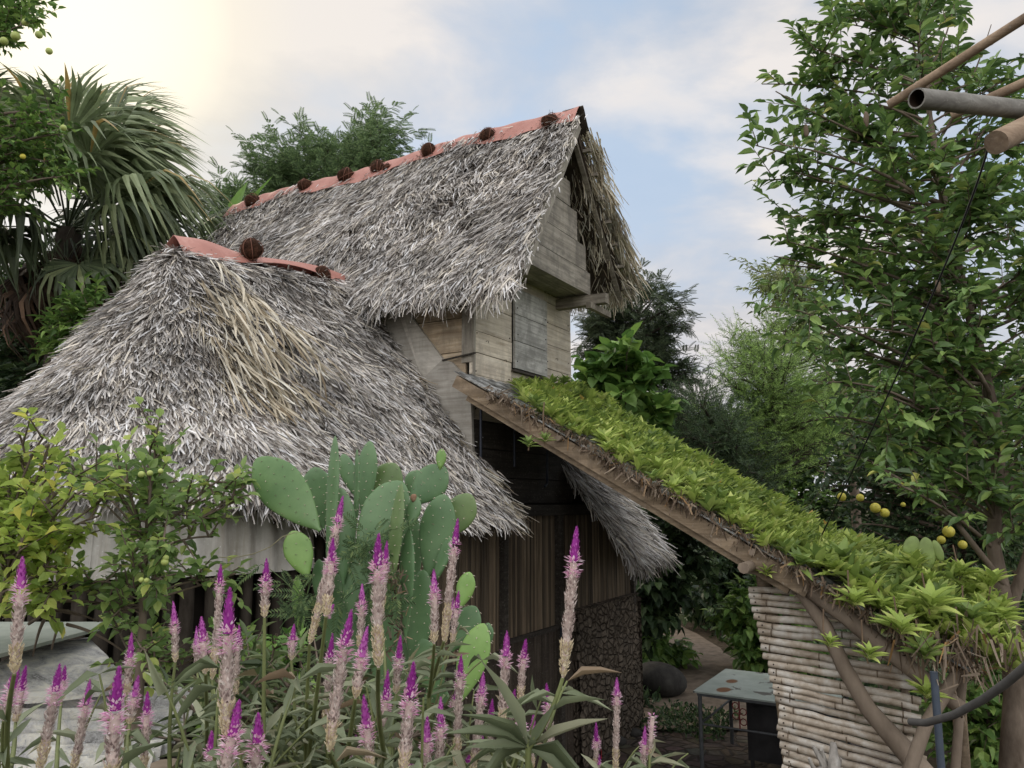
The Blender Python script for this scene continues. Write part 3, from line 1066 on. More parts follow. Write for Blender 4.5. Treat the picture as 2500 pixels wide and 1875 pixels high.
def build_low_roof():
    rng = np.random.default_rng(31)

    def ring(th, d, c_a):
        return np.stack([c_a + d * np.cos(th), LB + d * np.sin(th), lz(d, c_a)], -1)
    DM = 1.82

    def dmax(t):                                   # the eave is cut shorter round the apse
        return 1.49 + (DM - 1.49) * np.clip((t - 1.33 * pi) / (0.17 * pi), 0, 1) ** 1.5
    und = Geo()
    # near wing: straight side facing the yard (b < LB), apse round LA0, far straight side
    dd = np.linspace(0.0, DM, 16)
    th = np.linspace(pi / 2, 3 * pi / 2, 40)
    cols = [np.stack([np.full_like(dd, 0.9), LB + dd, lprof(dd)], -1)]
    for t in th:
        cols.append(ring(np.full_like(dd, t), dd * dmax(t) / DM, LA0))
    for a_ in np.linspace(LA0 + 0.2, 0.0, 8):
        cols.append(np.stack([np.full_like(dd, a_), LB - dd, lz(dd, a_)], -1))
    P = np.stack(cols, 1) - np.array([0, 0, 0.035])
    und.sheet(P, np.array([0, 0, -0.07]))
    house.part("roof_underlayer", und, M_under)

    def surf(kind, n, d0=0.05, d1=DM, t0=None, t1=None):
        d = np.sqrt(rng.uniform(d0 ** 2, d1 ** 2, n)) if kind == 'arc' else rng.uniform(d0, d1, n)
        sl = (lprof(d + 0.02) - lprof(d - 0.02)) / 0.04
        if kind == 'arc':
            t = rng.uniform(t0, t1, n)
            d = d * dmax(t) / DM
            sl = (lprof(d + 0.02) - lprof(d - 0.02)) / 0.04
            out = np.stack([np.cos(t), np.sin(t), 0 * t], -1)
            base = np.stack([np.full(n, LA0), np.full(n, LB), 0 * t], -1)
        elif kind == 'near':
            a = rng.uniform(LA0, 0.0, n)
            out = np.tile([0, -1.0, 0], (n, 1)); base = np.stack([a, np.full(n, LB), 0 * a], -1)
        else:
            a = rng.uniform(LA0, 0.6, n)
            out = np.tile([0, 1.0, 0], (n, 1)); base = np.stack([a, np.full(n, LB), 0 * a], -1)
        wob = 0.03 * np.sin(d * 9 + (base[:, 0] * 2)) + 0.02 * np.sin(d * 17)
        P = base + out * d[:, None]; P[:, 2] = lz(d, base[:, 0]) + wob * 0.6
        D = nrm(out + np.stack([0 * sl, 0 * sl, sl], -1))
        N = nrm(out * (-sl)[:, None] + np.array([0, 0, 1.0]))
        return P + N * rng.uniform(-0.025, 0.04, n)[:, None], D, N
    g = Geo()
    kw = dict(length=(0.08, 0.20), width=(0.006, 0.017), swirl=0.34, lift=(0.0, 0.22), head=0.22, spread=0.28)
    blades(g, *tufted(5000, 10, rng, lambda n: surf('arc', n, t0=pi * 0.92, t1=3 * pi / 2), **kw), rng)
    blades(g, *tufted(500, 11, rng, lambda n: surf('arc', n, t0=pi * 0.5, t1=pi * 0.92), **kw), rng)
    blades(g, *tufted(2500, 10, rng, lambda n: surf('near', n), **kw), rng)
    blades(g, *tufted(420, 10, rng, lambda n: surf('far', n), **kw), rng)
    # eave fringe
    fr = dict(length=(0.05, 0.12), width=(0.006, 0.012), lift=(-0.3, 0.05), head=0.15, spread=0.2)
    blades(g, *tufted(420, 12, rng, lambda n: surf('arc', n, DM - .1, DM, pi * 0.85, 3 * pi / 2), **fr), rng)
    blades(g, *tufted(160, 12, rng, lambda n: surf('near', n, DM - .1, DM), **fr), rng)
    # the lighter, longer leaves that fan over the hip
    def hip(n):
        P, D, N = surf('arc', n, 0.25, 0.85, 3 * pi / 2 - 0.22, 3 * pi / 2 + 0.0)
        P2, D2, N2 = surf('near', n, 0.25, 0.95)
        k = rng.random(n) < 0.6
        P2[:, 0] = LA0 + rng.random(n) ** 1.6 * 0.55
        P[k], D[k], N[k] = P2[k], D2[k], N2[k]
        return P + N * 0.02, D, N
    blades(g, *tufted(46, 13, rng, hip, length=(0.20, 0.44), width=(0.008, 0.016), spread=0.34, lift=(0.0, 0.12), head=0.12, swirl=0), rng, 1)
    def seam(n):
        P, D, N = surf('near', n, 0.3, 1.8)
        P[:, 0] = rng.uniform(-0.10, -0.0, n)
        return P, D, N
    blades(g, *tufted(90, 10, rng, seam, length=(0.12, 0.26), width=(0.006, 0.012), spread=0.2, lift=(0, 0.25), head=0.15, swirl=0), rng, 1)
    house.part("thatch", g, [M_thatch, M_tan], label="grey thatch of the rounded lower roof with a pale fan of newer leaves")

    # right wing beyond the tower
    und = Geo(); DM2 = 2.08
    dd = np.linspace(0.0, DM2, 14)
    cols = [np.stack([np.full_like(dd, 1.86), LB - dd, lprof(dd)], -1)]
    for t in np.linspace(-pi / 2, pi / 2, 24):
        cols.append(ring(np.full_like(dd, t), dd, LA1))
    P = np.stack(cols, 1) - np.array([0, 0, 0.04])
    keep = P.copy()
    und.sheet(keep, np.array([0, 0, -0.07]))
    house.part("roof_underlayer", und, M_under)
    g = Geo()

    def rsurf(n, d0=0.1, d1=2.08, t0=-pi / 2, t1=0.6):
        P, D, N = [], [], []
        d = np.sqrt(rng.uniform(d0 ** 2, d1 ** 2, n)); sl = (lprof(d + .02) - lprof(d - .02)) / 0.04
        t = rng.uniform(t0, t1, n); st = rng.random(n) < 0.30
        out = np.stack([np.cos(t), np.sin(t), 0 * t], -1); out[st] = [0, -1, 0]
        base = np.stack([np.where(st, rng.uniform(1.75, LA1, n), LA1), np.full(n, LB), 0 * d], -1)
        P = base + out * d[:, None]; P[:, 2] = lprof(d)
        return P, nrm(out + np.stack([0 * sl, 0 * sl, sl], -1)), nrm(out * (-sl)[:, None] + np.array([0, 0, 1.0]))
    blades(g, *tufted(1500, 10, rng, rsurf, length=(0.14, 0.34), width=(0.007, 0.013), lift=(0, 0.16), head=0.2, swirl=0.3), rng)
    blades(g, *tufted(260, 12, rng, lambda n: rsurf(n, DM2 - 0.15, DM2), length=(0.15, 0.34), width=(0.006, 0.011), lift=(-0.5, 0.1), head=0.25), rng)
    def vsurf(n):
        d = rng.uniform(1.3, DM2, n); sl = (lprof(d + .02) - lprof(d - .02)) / 0.04
        P = np.stack([rng.uniform(1.7, 1.95, n), LB - d, lprof(d) - rng.uniform(0, .08, n)], -1)
        o = np.tile([0, -1.0, 0], (n, 1))
        return P, nrm(o + np.stack([0 * sl, 0 * sl, sl], -1)), nrm(o * (-sl)[:, None] + np.array([0, 0, 1.0]))
    blades(g, *tufted(120, 12, rng, vsurf, length=(0.14, 0.30), width=(0.006, 0.011), lift=(-0.3, 0.1), head=0.2), rng)
    house.part("thatch", g, [M_thatch, M_tan], label="dark weathered thatch skirt right of the door")

    # corrugated sheets under the rounded eave
    b = MB("fibre_cement_sheet")
    v = b.coord()
    n = b.noise(v, 5, 7, 0.68); st = b.noise(b.coord((9, 9, 0.6)), 1.3, 5, 0.6)
    c = b.ramp(n, [(0.3, (0.36, 0.35, 0.31)), (0.55, (0.52, 0.50, 0.46)), (0.75, (0.63, 0.61, 0.58))])
    c = b.mix(b.ramp(st, [(0.45, 0.0), (0.7, 0.6)]), c, (0.17, 0.135, 0.09))
    sp = b.noise(v, 55, 2); c = b.mix(b.ramp(sp, [(0.68, 0.0), (0.72, 0.8)]), c, (0.6, 0.6, 0.58))
    M_corr = b.finish(c, 0.85, b.bump(n, 0.25, 0.004), spec=0.25)
    globals()['M_corr'] = M_corr
    zs = np.linspace(2.14, 2.66, 6)
    for k, (t0, t1) in enumerate(((pi * 0.80, pi * 1.06), (pi * 1.055, pi * 1.235), (pi * 1.23, pi * 1.40), (pi * 1.395, pi * 1.5))):
        nn = 130
        th = np.linspace(t0, t1, nn)
        rr = 1.49 + 0.009 * (k % 2) + 0.02 * np.cos(th * 1.6 / 0.075 * 2 * pi * 0.5)
        A = LA0 + rr[None, :] * np.cos(th) * (1 - (zs[:, None] - 2.13) * 0.05)
        B = LB + rr[None, :] * np.sin(th) * (1 - (zs[:, None] - 2.13) * 0.05)
        Z = zs[:, None] + 0 * th + 0.004 * np.cos(th * 1.6 / 0.075 * pi)
        P = np.stack([A, B, Z], -1)
        gg = Geo().sheet(P, np.array([0, 0, 0.0]) + np.array([0.004, 0.004, 0]))
        sh = house.part("corrugated_sheet", gg, M_corr, label="stained corrugated sheet hanging below the rounded eave")
        tm = (t0 + t1) / 2 + 0.08
        for tb in (t0 + 0.12, tm):
            house.part("bolt", Geo().sphere((LA0 + 1.515 * cos(tb), LB + 1.515 * sin(tb), 2.42), 0.010, 8, 5), M_nail, sh)
    # wall of dark uprights below
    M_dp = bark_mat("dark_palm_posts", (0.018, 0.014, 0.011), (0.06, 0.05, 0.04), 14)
    th = pi * 0.78
    cnt = 0
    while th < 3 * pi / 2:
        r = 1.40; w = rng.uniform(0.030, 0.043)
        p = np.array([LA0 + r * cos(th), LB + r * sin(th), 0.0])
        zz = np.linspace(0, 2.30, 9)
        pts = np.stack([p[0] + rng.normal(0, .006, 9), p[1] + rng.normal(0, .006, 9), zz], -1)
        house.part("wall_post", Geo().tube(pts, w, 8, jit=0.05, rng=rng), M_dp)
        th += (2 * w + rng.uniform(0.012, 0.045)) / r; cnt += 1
    a = LA0 + 0.05
    while a < -0.05:
        w = rng.uniform(0.03, 0.04)
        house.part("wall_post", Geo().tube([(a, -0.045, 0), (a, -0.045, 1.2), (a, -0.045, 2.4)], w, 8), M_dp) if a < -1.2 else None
        a += 2 * w + 0.02
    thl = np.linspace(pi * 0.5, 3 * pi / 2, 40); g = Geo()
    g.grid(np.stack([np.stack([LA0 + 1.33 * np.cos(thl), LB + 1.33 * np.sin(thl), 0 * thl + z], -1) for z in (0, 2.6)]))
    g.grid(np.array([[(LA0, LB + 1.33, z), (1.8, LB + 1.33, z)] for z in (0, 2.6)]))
    house.part("post_gap_backing", g, bpy.data.materials["dark_inside"])  # near-black backing stands in for the shade between the posts
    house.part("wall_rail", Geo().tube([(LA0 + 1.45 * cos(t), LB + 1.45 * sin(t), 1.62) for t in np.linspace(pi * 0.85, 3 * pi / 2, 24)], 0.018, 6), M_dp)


build_main_roof()
build_low_roof()


# ---- ridge covers
def build_covers():
    b = MB("salmon_plastic")
    v = b.coord()
    n = b.noise(v, 4, 5, 0.6)
    c = b.ramp(n, [(0.3, (0.40, 0.17, 0.135)), (0.6, (0.52, 0.25, 0.205)), (0.8, (0.62, 0.36, 0.30))])
    sp = b.noise(v, 38, 3); c = b.mix(b.ramp(sp, [(0.66, 0.0), (0.72, 0.7)]), c, (0.16, 0.07, 0.05))
    M_cov = b.finish(c, 0.55, b.bump(n, 0.25, 0.01), spec=0.35, trans=0.18)
    rng = np.random.default_rng(41)
    bb = np.linspace(-0.585, 4.28, 110)
    ks = np.array([-1, -.8, -.55, -.3, -.1, 0, .1, .3, .55, .8, 1.0])
    G = []
    for k in ks:
        w = 0.135 + 0.018 * np.sin(bb * 3.1 + 1) + 0.012 * np.sin(bb * 7.3)
        a = RA + k * w
        z = RZ + 0.07 + 0.02 * np.sin(bb * 2.3) - np.abs(k) ** 1.25 * w * 1.45 + 0.006 * np.sin(bb * 19 + k * 3)
        G.append(np.stack([a, bb, z], -1))
    G = np.stack(G, 0)
    G[..., 0] += 0.004 * np.sin(G[..., 1] * 23)
    house.part("ridge_cover", Geo().sheet(G, 0.004), M_cov, label="faded salmon plastic strip along the main ridge")
    # dark folded end of the cover at the gable, far side
    house.part("ridge_cap", Geo().sheet(np.array([[(RA + k * 0.17, b0, RZ + 0.055 - k * 0.17 * 1.55 + 0.012 * sin(k * 9)) for k in np.linspace(0, 1, 6)] for b0 in (-0.62, -0.5, -0.40)]), 0.012), M_under)
    aa = np.linspace(-1.86, 0.02, 70)
    G = []
    for k in ks:
        w = 0.12 + 0.03 * np.sin(aa * 2.6 + 0.5)
        z = lz(0, aa) + 0.075 + 0.05 * np.exp(-((aa + 1.62) / 0.28) ** 2) - 0.03 * np.sin(aa * 3) - np.abs(k) ** 1.3 * w * (0.95 + 0.35 * np.sin(aa * 4 + (1 if k < 0 else 2)))
        G.append(np.stack([aa, LB - k * w + 0.02 * np.sin(aa * 5), z], -1))
    house.part("ridge_cover", Geo().sheet(np.stack(G, 0), 0.004), M_cov, label="curling salmon plastic strip along the short lower ridge")
    house.part("ridge_underlay", Geo().sheet(np.array([[(a, LB + s, lz(0, a) + 0.02 - abs(s) * 0.9) for s in (-.17, -.08, 0, .08, .17)] for a in np.linspace(-1.80, 0.08, 12)]), 0.008),
               plain_mat("black_sheet", (0.012, 0.013, 0.018), 0.45, 0.2))

    # root balls tied down along the ridges
    b = MB("brown_root_fibre")
    v = b.coord(); n = b.noise(v, 26, 6, 0.7, 0.5)
    c = b.ramp(n, [(0.3, (0.018, 0.010, 0.007)), (0.55, (0.055, 0.026, 0.016)), (0.75, (0.12, 0.05, 0.032))])
    M_ball = b.finish(c, 0.95, b.bump(n, 1.0, 0.02), spec=0.1)
    M_cord = plain_mat("red_brown_cord", (0.17, 0.075, 0.05), 0.8, 0.3, 30)
    big = [(1345, 302, 24, "round brown root ball tied at the top end of the main ridge, beside the gable"),
           (1192, 335, 21, "reddish-brown root ball second from the gable on the main ridge"),
           (1047, 370, 20, "dark egg-shaped root ball third from the gable on the main ridge"),
           (924, 411, 19, "larger of the two root balls touching each other on the main ridge"),
           (946, 411, 12, "small knobbly root ball touching its larger neighbour on the main ridge"),
           (845, 430, 20, "round brown root ball just below the touching pair on the main ridge"),
           (746, 455, 18, "dark root ball second from the bottom end of the main ridge"),
           (619, 494, 20, "dark shaggy root ball at the lowest left end of the main ridge"),
           (614, 609, 26, "largest root ball, in the middle of the short lower ridge"),
           (785, 672, 21, "root ball at the right end of the short lower ridge")]
    for i, (px, py, r, lab) in enumerate(big):
        r2 = np.random.default_rng(100 + i)
        low = i >= 8
        if low:
            h = on_b(px, py, LB - 0.09)
        else:
            h = on_a(px, py, RA - 0.07)
        wpt = H(*h)
        dist = wpt[1] * CP + (wpt[2] - CAM_Z) * SP
        rad = r / FPX * dist
        T = Thing("root_ball", lab, "root ball", wpt - np.array([0, 0, rad]), 'w', group="root balls weighing down the ridge covers")
        g = Geo().sphere(wpt, (rad, rad, rad * 0.98), 18, 12, amp=0.09, rng=r2)
        # fibres sticking out
        n = 110; d = nrm(r2.normal(0, 1, (n, 3)))
        g.scatter(BLADES[1], wpt + d * rad * 0.95, frame(nrm(d + r2.normal(0, .9, (n, 3))), d), np.tile([0.004, rad * .45, rad * .45], (n, 1)))
        T.part("ball", g, M_ball)
        for k in range(3):
            ax = nrm(r2.normal(0, 1, 3) * [1, 1, .4]); u = nrm(np.cross(ax, [0.3, 0.2, 1])); w = np.cross(ax, u)
            t = np.linspace(0, 2 * pi, 22)
            T.part("cord", Geo().tube(wpt + (np.cos(t)[:, None] * u + np.sin(t)[:, None] * w) * rad * (1.07 + 0.03 * np.sin(t * 3))[:, None], 0.0035, 4, cap=False), M_cord)


build_covers()
# ------------------------------------------------------------------ lean-to roof with its cover of plants
LS = 0.567                                # slope (drop per metre towards -b)


def lean_z(b):
    return 3.58 + LS * b


M_rake = wood_mat("rake_beam_wood", (0.13, 0.095, 0.06), (0.26, 0.195, 0.13), (0.36, 0.28, 0.20), 1, 0.45, (0.09, 0.07, 0.052))
M_log = bark_mat("smooth_grey_log", (0.13, 0.10, 0.075), (0.27, 0.215, 0.165), 5, 0.7)
b_ = MB("pale_bamboo")
_v = b_.coord((3, 3, 3)); _n1 = b_.noise(_v, 3, 6, 0.65, 0.3); _n2 = b_.noise(b_.coord((2, 2, 40)), 1.2, 4, 0.6)
_c = b_.ramp(_n1, [(0.32, (0.30, 0.235, 0.17)), (0.48, (0.47, 0.40, 0.32)), (0.60, (0.60, 0.555, 0.49)), (0.78, (0.72, 0.70, 0.67))])
_c = b_.mix(1.0, _c, b_.ramp(b_.orand(), [(0.0, 0.72), (1.0, 1.12)]), 'MULTIPLY')
M_pale = b_.finish(_c, 0.5, b_.bump(_n1, 0.2, 0.004), spec=0.35)
M_joint = plain_mat("bamboo_joint", (0.16, 0.12, 0.085), 0.8, 0.3, 20)

lean = Thing("lean_to", "sloping lean-to roof on brown beams covered in green rosettes, right of the tower", "lean-to roof", (1.0, -3.3, 0), 'h')


def build_lean():
    rng = np.random.default_rng(51)
    bb = np.linspace(0.0, -3.45, 40); aa = np.linspace(-0.27, 1.95, 60)
    A, B = np.meshgrid(aa, bb, indexing='ij')
    Z = lean_z(B) + 0.006 * np.cos(A / 0.075 * pi)
    b = MB("lichen_roof_sheet")
    n = b.noise(b.coord(), 9, 6, 0.7)
    c = b.ramp(n, [(0.35, (0.05, 0.045, 0.04)), (0.5, (0.19, 0.19, 0.18)), (0.62, (0.42, 0.42, 0.41)), (0.8, (0.58, 0.60, 0.56))])
    M_sheet = b.finish(c, 0.9, b.bump(n, 0.5, 0.006), spec=0.15)
    lean.part("roof_sheet", Geo().sheet(np.stack([A, B, Z], -1), 0.012), M_sheet)
    lean.part("rafter", Geo().beam((-0.235, 0.0, lean_z(0) - 0.085), (-0.235, -2.62, lean_z(-2.62) - 0.085), 0.05, 0.10), M_rake, label="brown beam along the near edge")
    lean.part("rafter", Geo().beam((-0.20, -0.1, lean_z(-0.1) - 0.165), (-0.20, -2.5, lean_z(-2.5) - 0.165), 0.05, 0.05), M_rake)
    for a in (0.5, 1.2, 1.88):
        lean.part("rafter", Geo().beam((a, 0.0, lean_z(0) - 0.08), (a, -3.4, lean_z(-3.4) - 0.08), 0.05, 0.09), M_dark)
    for b0 in (-0.35, -0.95, -1.6, -2.3, -2.95):
        lean.part("purlin", Geo().tube([(-0.30, b0, lean_z(b0) - 0.05), (0.9, b0, lean_z(b0) - 0.055), (1.98, b0, lean_z(b0) - 0.05)], 0.022, 7, jit=0.05, rng=rng), M_log)
    lean.part("eave_log", Geo().tube([(-0.42, -2.28, lean_z(-2.28) - 0.15), (0.8, -2.28, lean_z(-2.28) - 0.14), (2.0, -2.26, lean_z(-2.28) - 0.15)], 0.035, 8, jit=0.03, rng=rng), M_log)
    # curved log that carries the low corner
    pts = [on_a(x, y, -0.20) for x, y in ((1905, 1368), (1985, 1445), (2060, 1500), (2150, 1575), (2260, 1660), (2360, 1740))]
    lean.part("eave_pole", Geo().tube(pts, [.045, .055, .052, .05, .045, .04], 9, jit=0.04, rng=rng), M_log, label="bent log under the low corner")
    # post with a chunky bracket
    p = on_a(1838, 1385, 0.02)
    lean.part("post", Geo().tube([(0.10, p[1] - 0.22, 0.0), (0.09, p[1] - 0.15, 1.2), (0.07, p[1] - 0.03, p[2] + 0.12)], [0.06, 0.055, 0.05], 8, jit=0.06, rng=rng), M_rake)
    lean.part("bracket", Geo().prism([(-0.03, p[1] - 0.10, p[2] - 0.04), (-0.03, p[1] + 0.06, p[2] - 0.04), (-0.03, p[1] + 0.04, p[2] + 0.09), (-0.03, p[1] - 0.07, p[2] + 0.09)], (0.14, 0, 0)), M_log)
    # the long diagonal trunk in front of the bamboo screen
    pts = [on_a(x, y, -0.17) for x, y in ((1955, 1445), (2015, 1530), (2060, 1630), (2120, 1730), (2190, 1810), (2265, 1900))]
    e = pts[-1] + (pts[-1] - pts[-2]) * 2.0
    e[2] = 0
    pts = pts + [e]
    lean.part("diagonal_brace", Geo().tube(pts, [.036, .040, .046, .05, .055, .065, .08], 10, jit=0.035, rng=rng), M_log, label="smooth grey trunk leaning across the bamboo screen")
    # second leg and props by the low corner
    q = [at(2340, 1640, 4.45), at(2260, 1770, 4.4), at(2215, 1900, 4.35)]
    lean.part("prop", Geo().tube([*map(toH, q), toH(q[-1]) * [1, 1, 0]], .035, 8, jit=0.05, rng=rng), M_log)
    q = [at(2360, 1560, 4.8), at(2345, 1720, 4.75), at(2330, 1900, 4.7)]
    lean.part("prop", Geo().tube([*map(toH, q), toH(q[-1]) * [1, 1, 0]], .028, 8, jit=0.05, rng=rng), M_log)
    lean.part("post", Geo().tube([(1.85, -3.3, 0), (1.85, -3.3, lean_z(-3.3) - .1)], .05, 8, jit=0.05, rng=rng), M_rake)


build_lean()


def build_screen():
    rng = np.random.default_rng(61)
    T = Thing("bamboo_screen", "whitish screen of stacked horizontal bamboo canes under the lean-to", "bamboo screen", (0.0, -2.7, 0), 'h')
    z = 1.985; i = 0
    tilt = 0.0
    while z > 0.03:
        r = rng.uniform(0.018, 0.024)
        z -= r
        bl = np.interp(z, [0.6, 1.2, 1.5, 1.8, 2.0], [-2.36, -2.35, -2.30, -2.22, -2.20]) + rng.normal(0, 0.006)
        br = -3.16 + rng.normal(0, 0.015)
        tilt = np.interp(z, [0.5, 1.2, 2.0], [0.16, 0.10, 0.0]) + rng.normal(0, 0.006)
        n = 9; b = np.linspace(bl, br, n)
        wav = rng.normal(0, 0.0025, n)
        pts = np.stack([0.0 + wav, b, z - tilt * np.linspace(0, 1, n) * 1.0 + rng.normal(0, 0.003, n)], -1)
        g = Geo().tube(pts, np.linspace(r, r * 0.95, n) * (1 + rng.normal(0, .02, n)), 10, smooth=True)
        s = T.part("bamboo_cane", g, M_pale)
        jj = Geo(); t = rng.uniform(0.05, 0.15)
        while t < 1:
            c = pts[0] * (1 - t) + pts[-1] * t
            jj.tube([c + [0, .004, 0], c, c + [0, -.004, 0]], [r * 1.0, r * 1.06, r * 1.0], 10, cap=False)
            t += rng.uniform(0.30, 0.5)
        T.part("joint", jj, M_joint, s, stuff=True)
        T.part("nail", Geo().sphere(pts[0] + [-r * 0.93, -0.035, 0.0], 0.0055, 6, 4), M_nail, s)
        z -= r + rng.choice([0.0005, 0.002, 0.005]); i += 1
    for b in (-2.42, -3.08):
        T.part("upright", Geo().tube([(0.055, b, 0), (0.055, b, 1.98)], 0.025, 8), M_log)


build_screen()


# ---- the rosettes
def rosette(rng, n=13, L=0.1, W=0.028, openness=0.9):
    g = Geo(); P, D, U, S = [], [], [], []
    for i in range(n):
        t = i / n; a = i * 2.4 + rng.normal(0, .15)
        el = openness * (0.15 + 0.95 * (1 - t)) + rng.normal(0, .08)      # outer leaves lie flatter
        d = np.array([cos(a) * sin(el + .25), sin(a) * sin(el + .25), cos(el + .25)])
        P.append(np.array([0, 0, 0.02 + 0.035 * t])); D.append(d)
        U.append(np.array([-cos(a), -sin(a), 0.6])); S.append((W, L * (1.1 - .35 * t), L * .8) * np.array(rng.uniform(.85, 1.1)))
    g.scatter(T_ROS, np.array(P), frame(np.array(D), np.array(U)), np.array(S), smooth=True)
    return g


T_ROS = t_leaf(0.10, -0.30, w1=0.5, w2=0.36)
M_ros = leaf_mat("rosette_leaf", [(0.0, (0.21, 0.29, 0.065)), (0.35, (0.35, 0.46, 0.10)), (0.75, (0.50, 0.61, 0.15)), (0.97, (0.62, 0.70, 0.22)), (1.0, (0.65, 0.42, 0.12))], 0.45, 0.35)
M_ros2 = leaf_mat("rosette_leaf_dark", [(0.0, (0.12, 0.19, 0.05)), (0.5, (0.24, 0.34, 0.085)), (1.0, (0.38, 0.48, 0.13))], 0.42, 0.35)
M_dead = leaf_mat("dead_leaf", [(0.0, (0.06, 0.04, 0.025)), (0.5, (0.15, 0.105, 0.07)), (0.88, (0.30, 0.24, 0.18)), (1.0, (0.36, 0.20, 0.07))], 0.8, 0.2)


def build_rosettes():
    rng = np.random.default_rng(71)
    meshes = []
    for k in range(6):
        g = rosette(rng, n=int(rng.integers(11, 15)), L=0.128, W=0.044, openness=rng.uniform(.5, .8))
        me = g.mesh("rosette"); me.materials.append(M_ros if k % 3 else M_ros2)
        meshes.append(me)
    roots = Geo()
    # candidate positions over the sheet; near edge uneven
    pts = []
    b = 0.0
    tries = 0
    while len(pts) < 860 and tries < 60000:
        tries += 1
        b = -rng.uniform(0.02, 3.62); a = rng.uniform(-0.30, 1.98)
        edge = -0.25 + 0.04 * sin(b * 5) + 0.95 * max(0, 1 + b / 0.65)
        if a < edge:
            continue
        if b > -0.10:
            continue
        dmin = 0.066
        if any((a - q[0]) ** 2 + (b - q[1]) ** 2 < dmin ** 2 for q in pts):
            continue
        pts.append((a, b))
    # things that show largest: nearest to the viewpoint
    items = []
    for a, b in pts:
        wall = 0.16 * np.exp(b / 0.45) * min(max((a - 0.8) / 1.0, 0), 1)
        mound = 0.02 + 0.06 * rng.random() + wall + (0.10 if b < -2.7 else 0) * rng.random()
        z = lean_z(max(b, -3.45)) + mound - (0.25 * (-(b + 3.45)) if b < -3.45 else 0)
        p = H(a, b, z)
        items.append((np.linalg.norm(p - [0, 0, CAM_Z]), p, a, b, mound))
    items.sort(key=lambda t: t[0])
    ntot = 290
    stuff = Geo()
    grp = "rosettes carpeting the lean-to roof"
    for i, (d, p, a, b, m) in enumerate(items):
        sc = rng.uniform(0.75, 1.15) * (1.25 if b < -2.6 else 1.0) * (0.95 if b > -1 else 1)
        tilt = np.array([rng.normal(0, .22), rng.normal(0, .22)])
        yaw = rng.uniform(0, 6.28)
        k = int(rng.integers(0, 6))
        me = meshes[k]
        if i < ntot:
            o = bpy.data.objects.new("rosette_plant", me)
            COL.objects.link(o)
            o.location = p - np.array([0, 0, 0.03]); o.scale = (sc, sc, sc)
            o.rotation_euler = (tilt[0], tilt[1] - 0.25 if b < -2.9 else tilt[1], yaw)
            zone = "beside the tower wall" if b > -1.1 else ("halfway down the slope" if b > -2.3 else "near the low corner")
            row = "row along the brown edge beam" if a < -0.08 else ("second band from the edge" if a < 0.35 else "inner roof carpet")
            tag(o, "pointed green leaf rosette, %s, %s" % (row, zone), "rosette plant", grp)
        else:
            V = np.empty(len(me.vertices) * 3); me.vertices.foreach_get('co', V); V = V.reshape(-1, 3) * sc
            F = np.empty(len(me.polygons) * 3, int); me.polygons.foreach_get('vertices', F) if False else None
            c, s_ = cos(yaw), sin(yaw)
            Rz = np.array([[c, -s_, 0], [s_, c, 0], [0, 0, 1.0]])
            Rx = np.array([[1, 0, tilt[1]], [0, 1, -tilt[0]], [-tilt[1], tilt[0], 1.0]])
            L = np.empty(len(me.loops), np.int32); me.loops.foreach_get('vertex_index', L)
            stuff.add(V @ (Rx @ Rz).T + p - [0, 0, .03], L.reshape(-1, 3), 0 if k % 3 else 1, True)
    solo("rosette_carpet", stuff, [M_ros, M_ros2], label="dense green rosettes on the far half of the lean-to roof", cat="ground cover", kind='stuff')
    # dead leaves and roots hanging along the near edge, and litter under the plants
    g = Geo(); n = 1500
    b = -rng.uniform(0.35, 3.5, n); a = -0.27 + rng.normal(0, 0.03, n) + 0.05 * np.sin(b * 5)
    P = H(a, b, lean_z(b) + rng.uniform(-0.02, 0.06, n))
    D = -GA * 0.25 + np.array([0, 0, -1.0]) + rng.normal(0, .55, (n, 3))
    n2 = 1500
    a2 = rng.uniform(-0.2, 1.9, n2); b2 = -rng.uniform(0.3, 3.5, n2)
    P = np.vstack([P, H(a2, b2, lean_z(b2) + 0.02)]); D = np.vstack([D, rng.normal(0, 1, (n2, 3)) * [1, 1, .3]])
    # bigger tattered bunches by the low corner
    n3 = 200
    cx = at(2330, 1560, 4.35)
    P3 = cx + rng.normal(0, 1, (n3, 3)) * [0.16, 0.15, 0.07]; D3 = np.array([0, 0, -1.0]) + rng.normal(0, .35, (n3, 3))
    nn = len(P)
    S = np.stack([rng.uniform(.006, .016, nn), rng.uniform(.04, .10, nn), rng.uniform(.04, .1, nn)], -1)
    S3 = np.stack([rng.uniform(.006, .018, n3), rng.uniform(.07, .17, n3), rng.uniform(.08, .17, n3)], -1)
    Pa = np.vstack([P, P3]); Da = np.vstack([D, D3]); Sa = np.vstack([S, S3])
    g.scatter(BLADES[3], Pa, frame(Da, rng.normal(0, 1, Da.shape)), Sa, smooth=True)
    solo("dead_leaves", g, M_dead, label="dry brown leaves and roots hanging along the near edge of the lean-to roof", cat="dead leaves", kind='stuff')

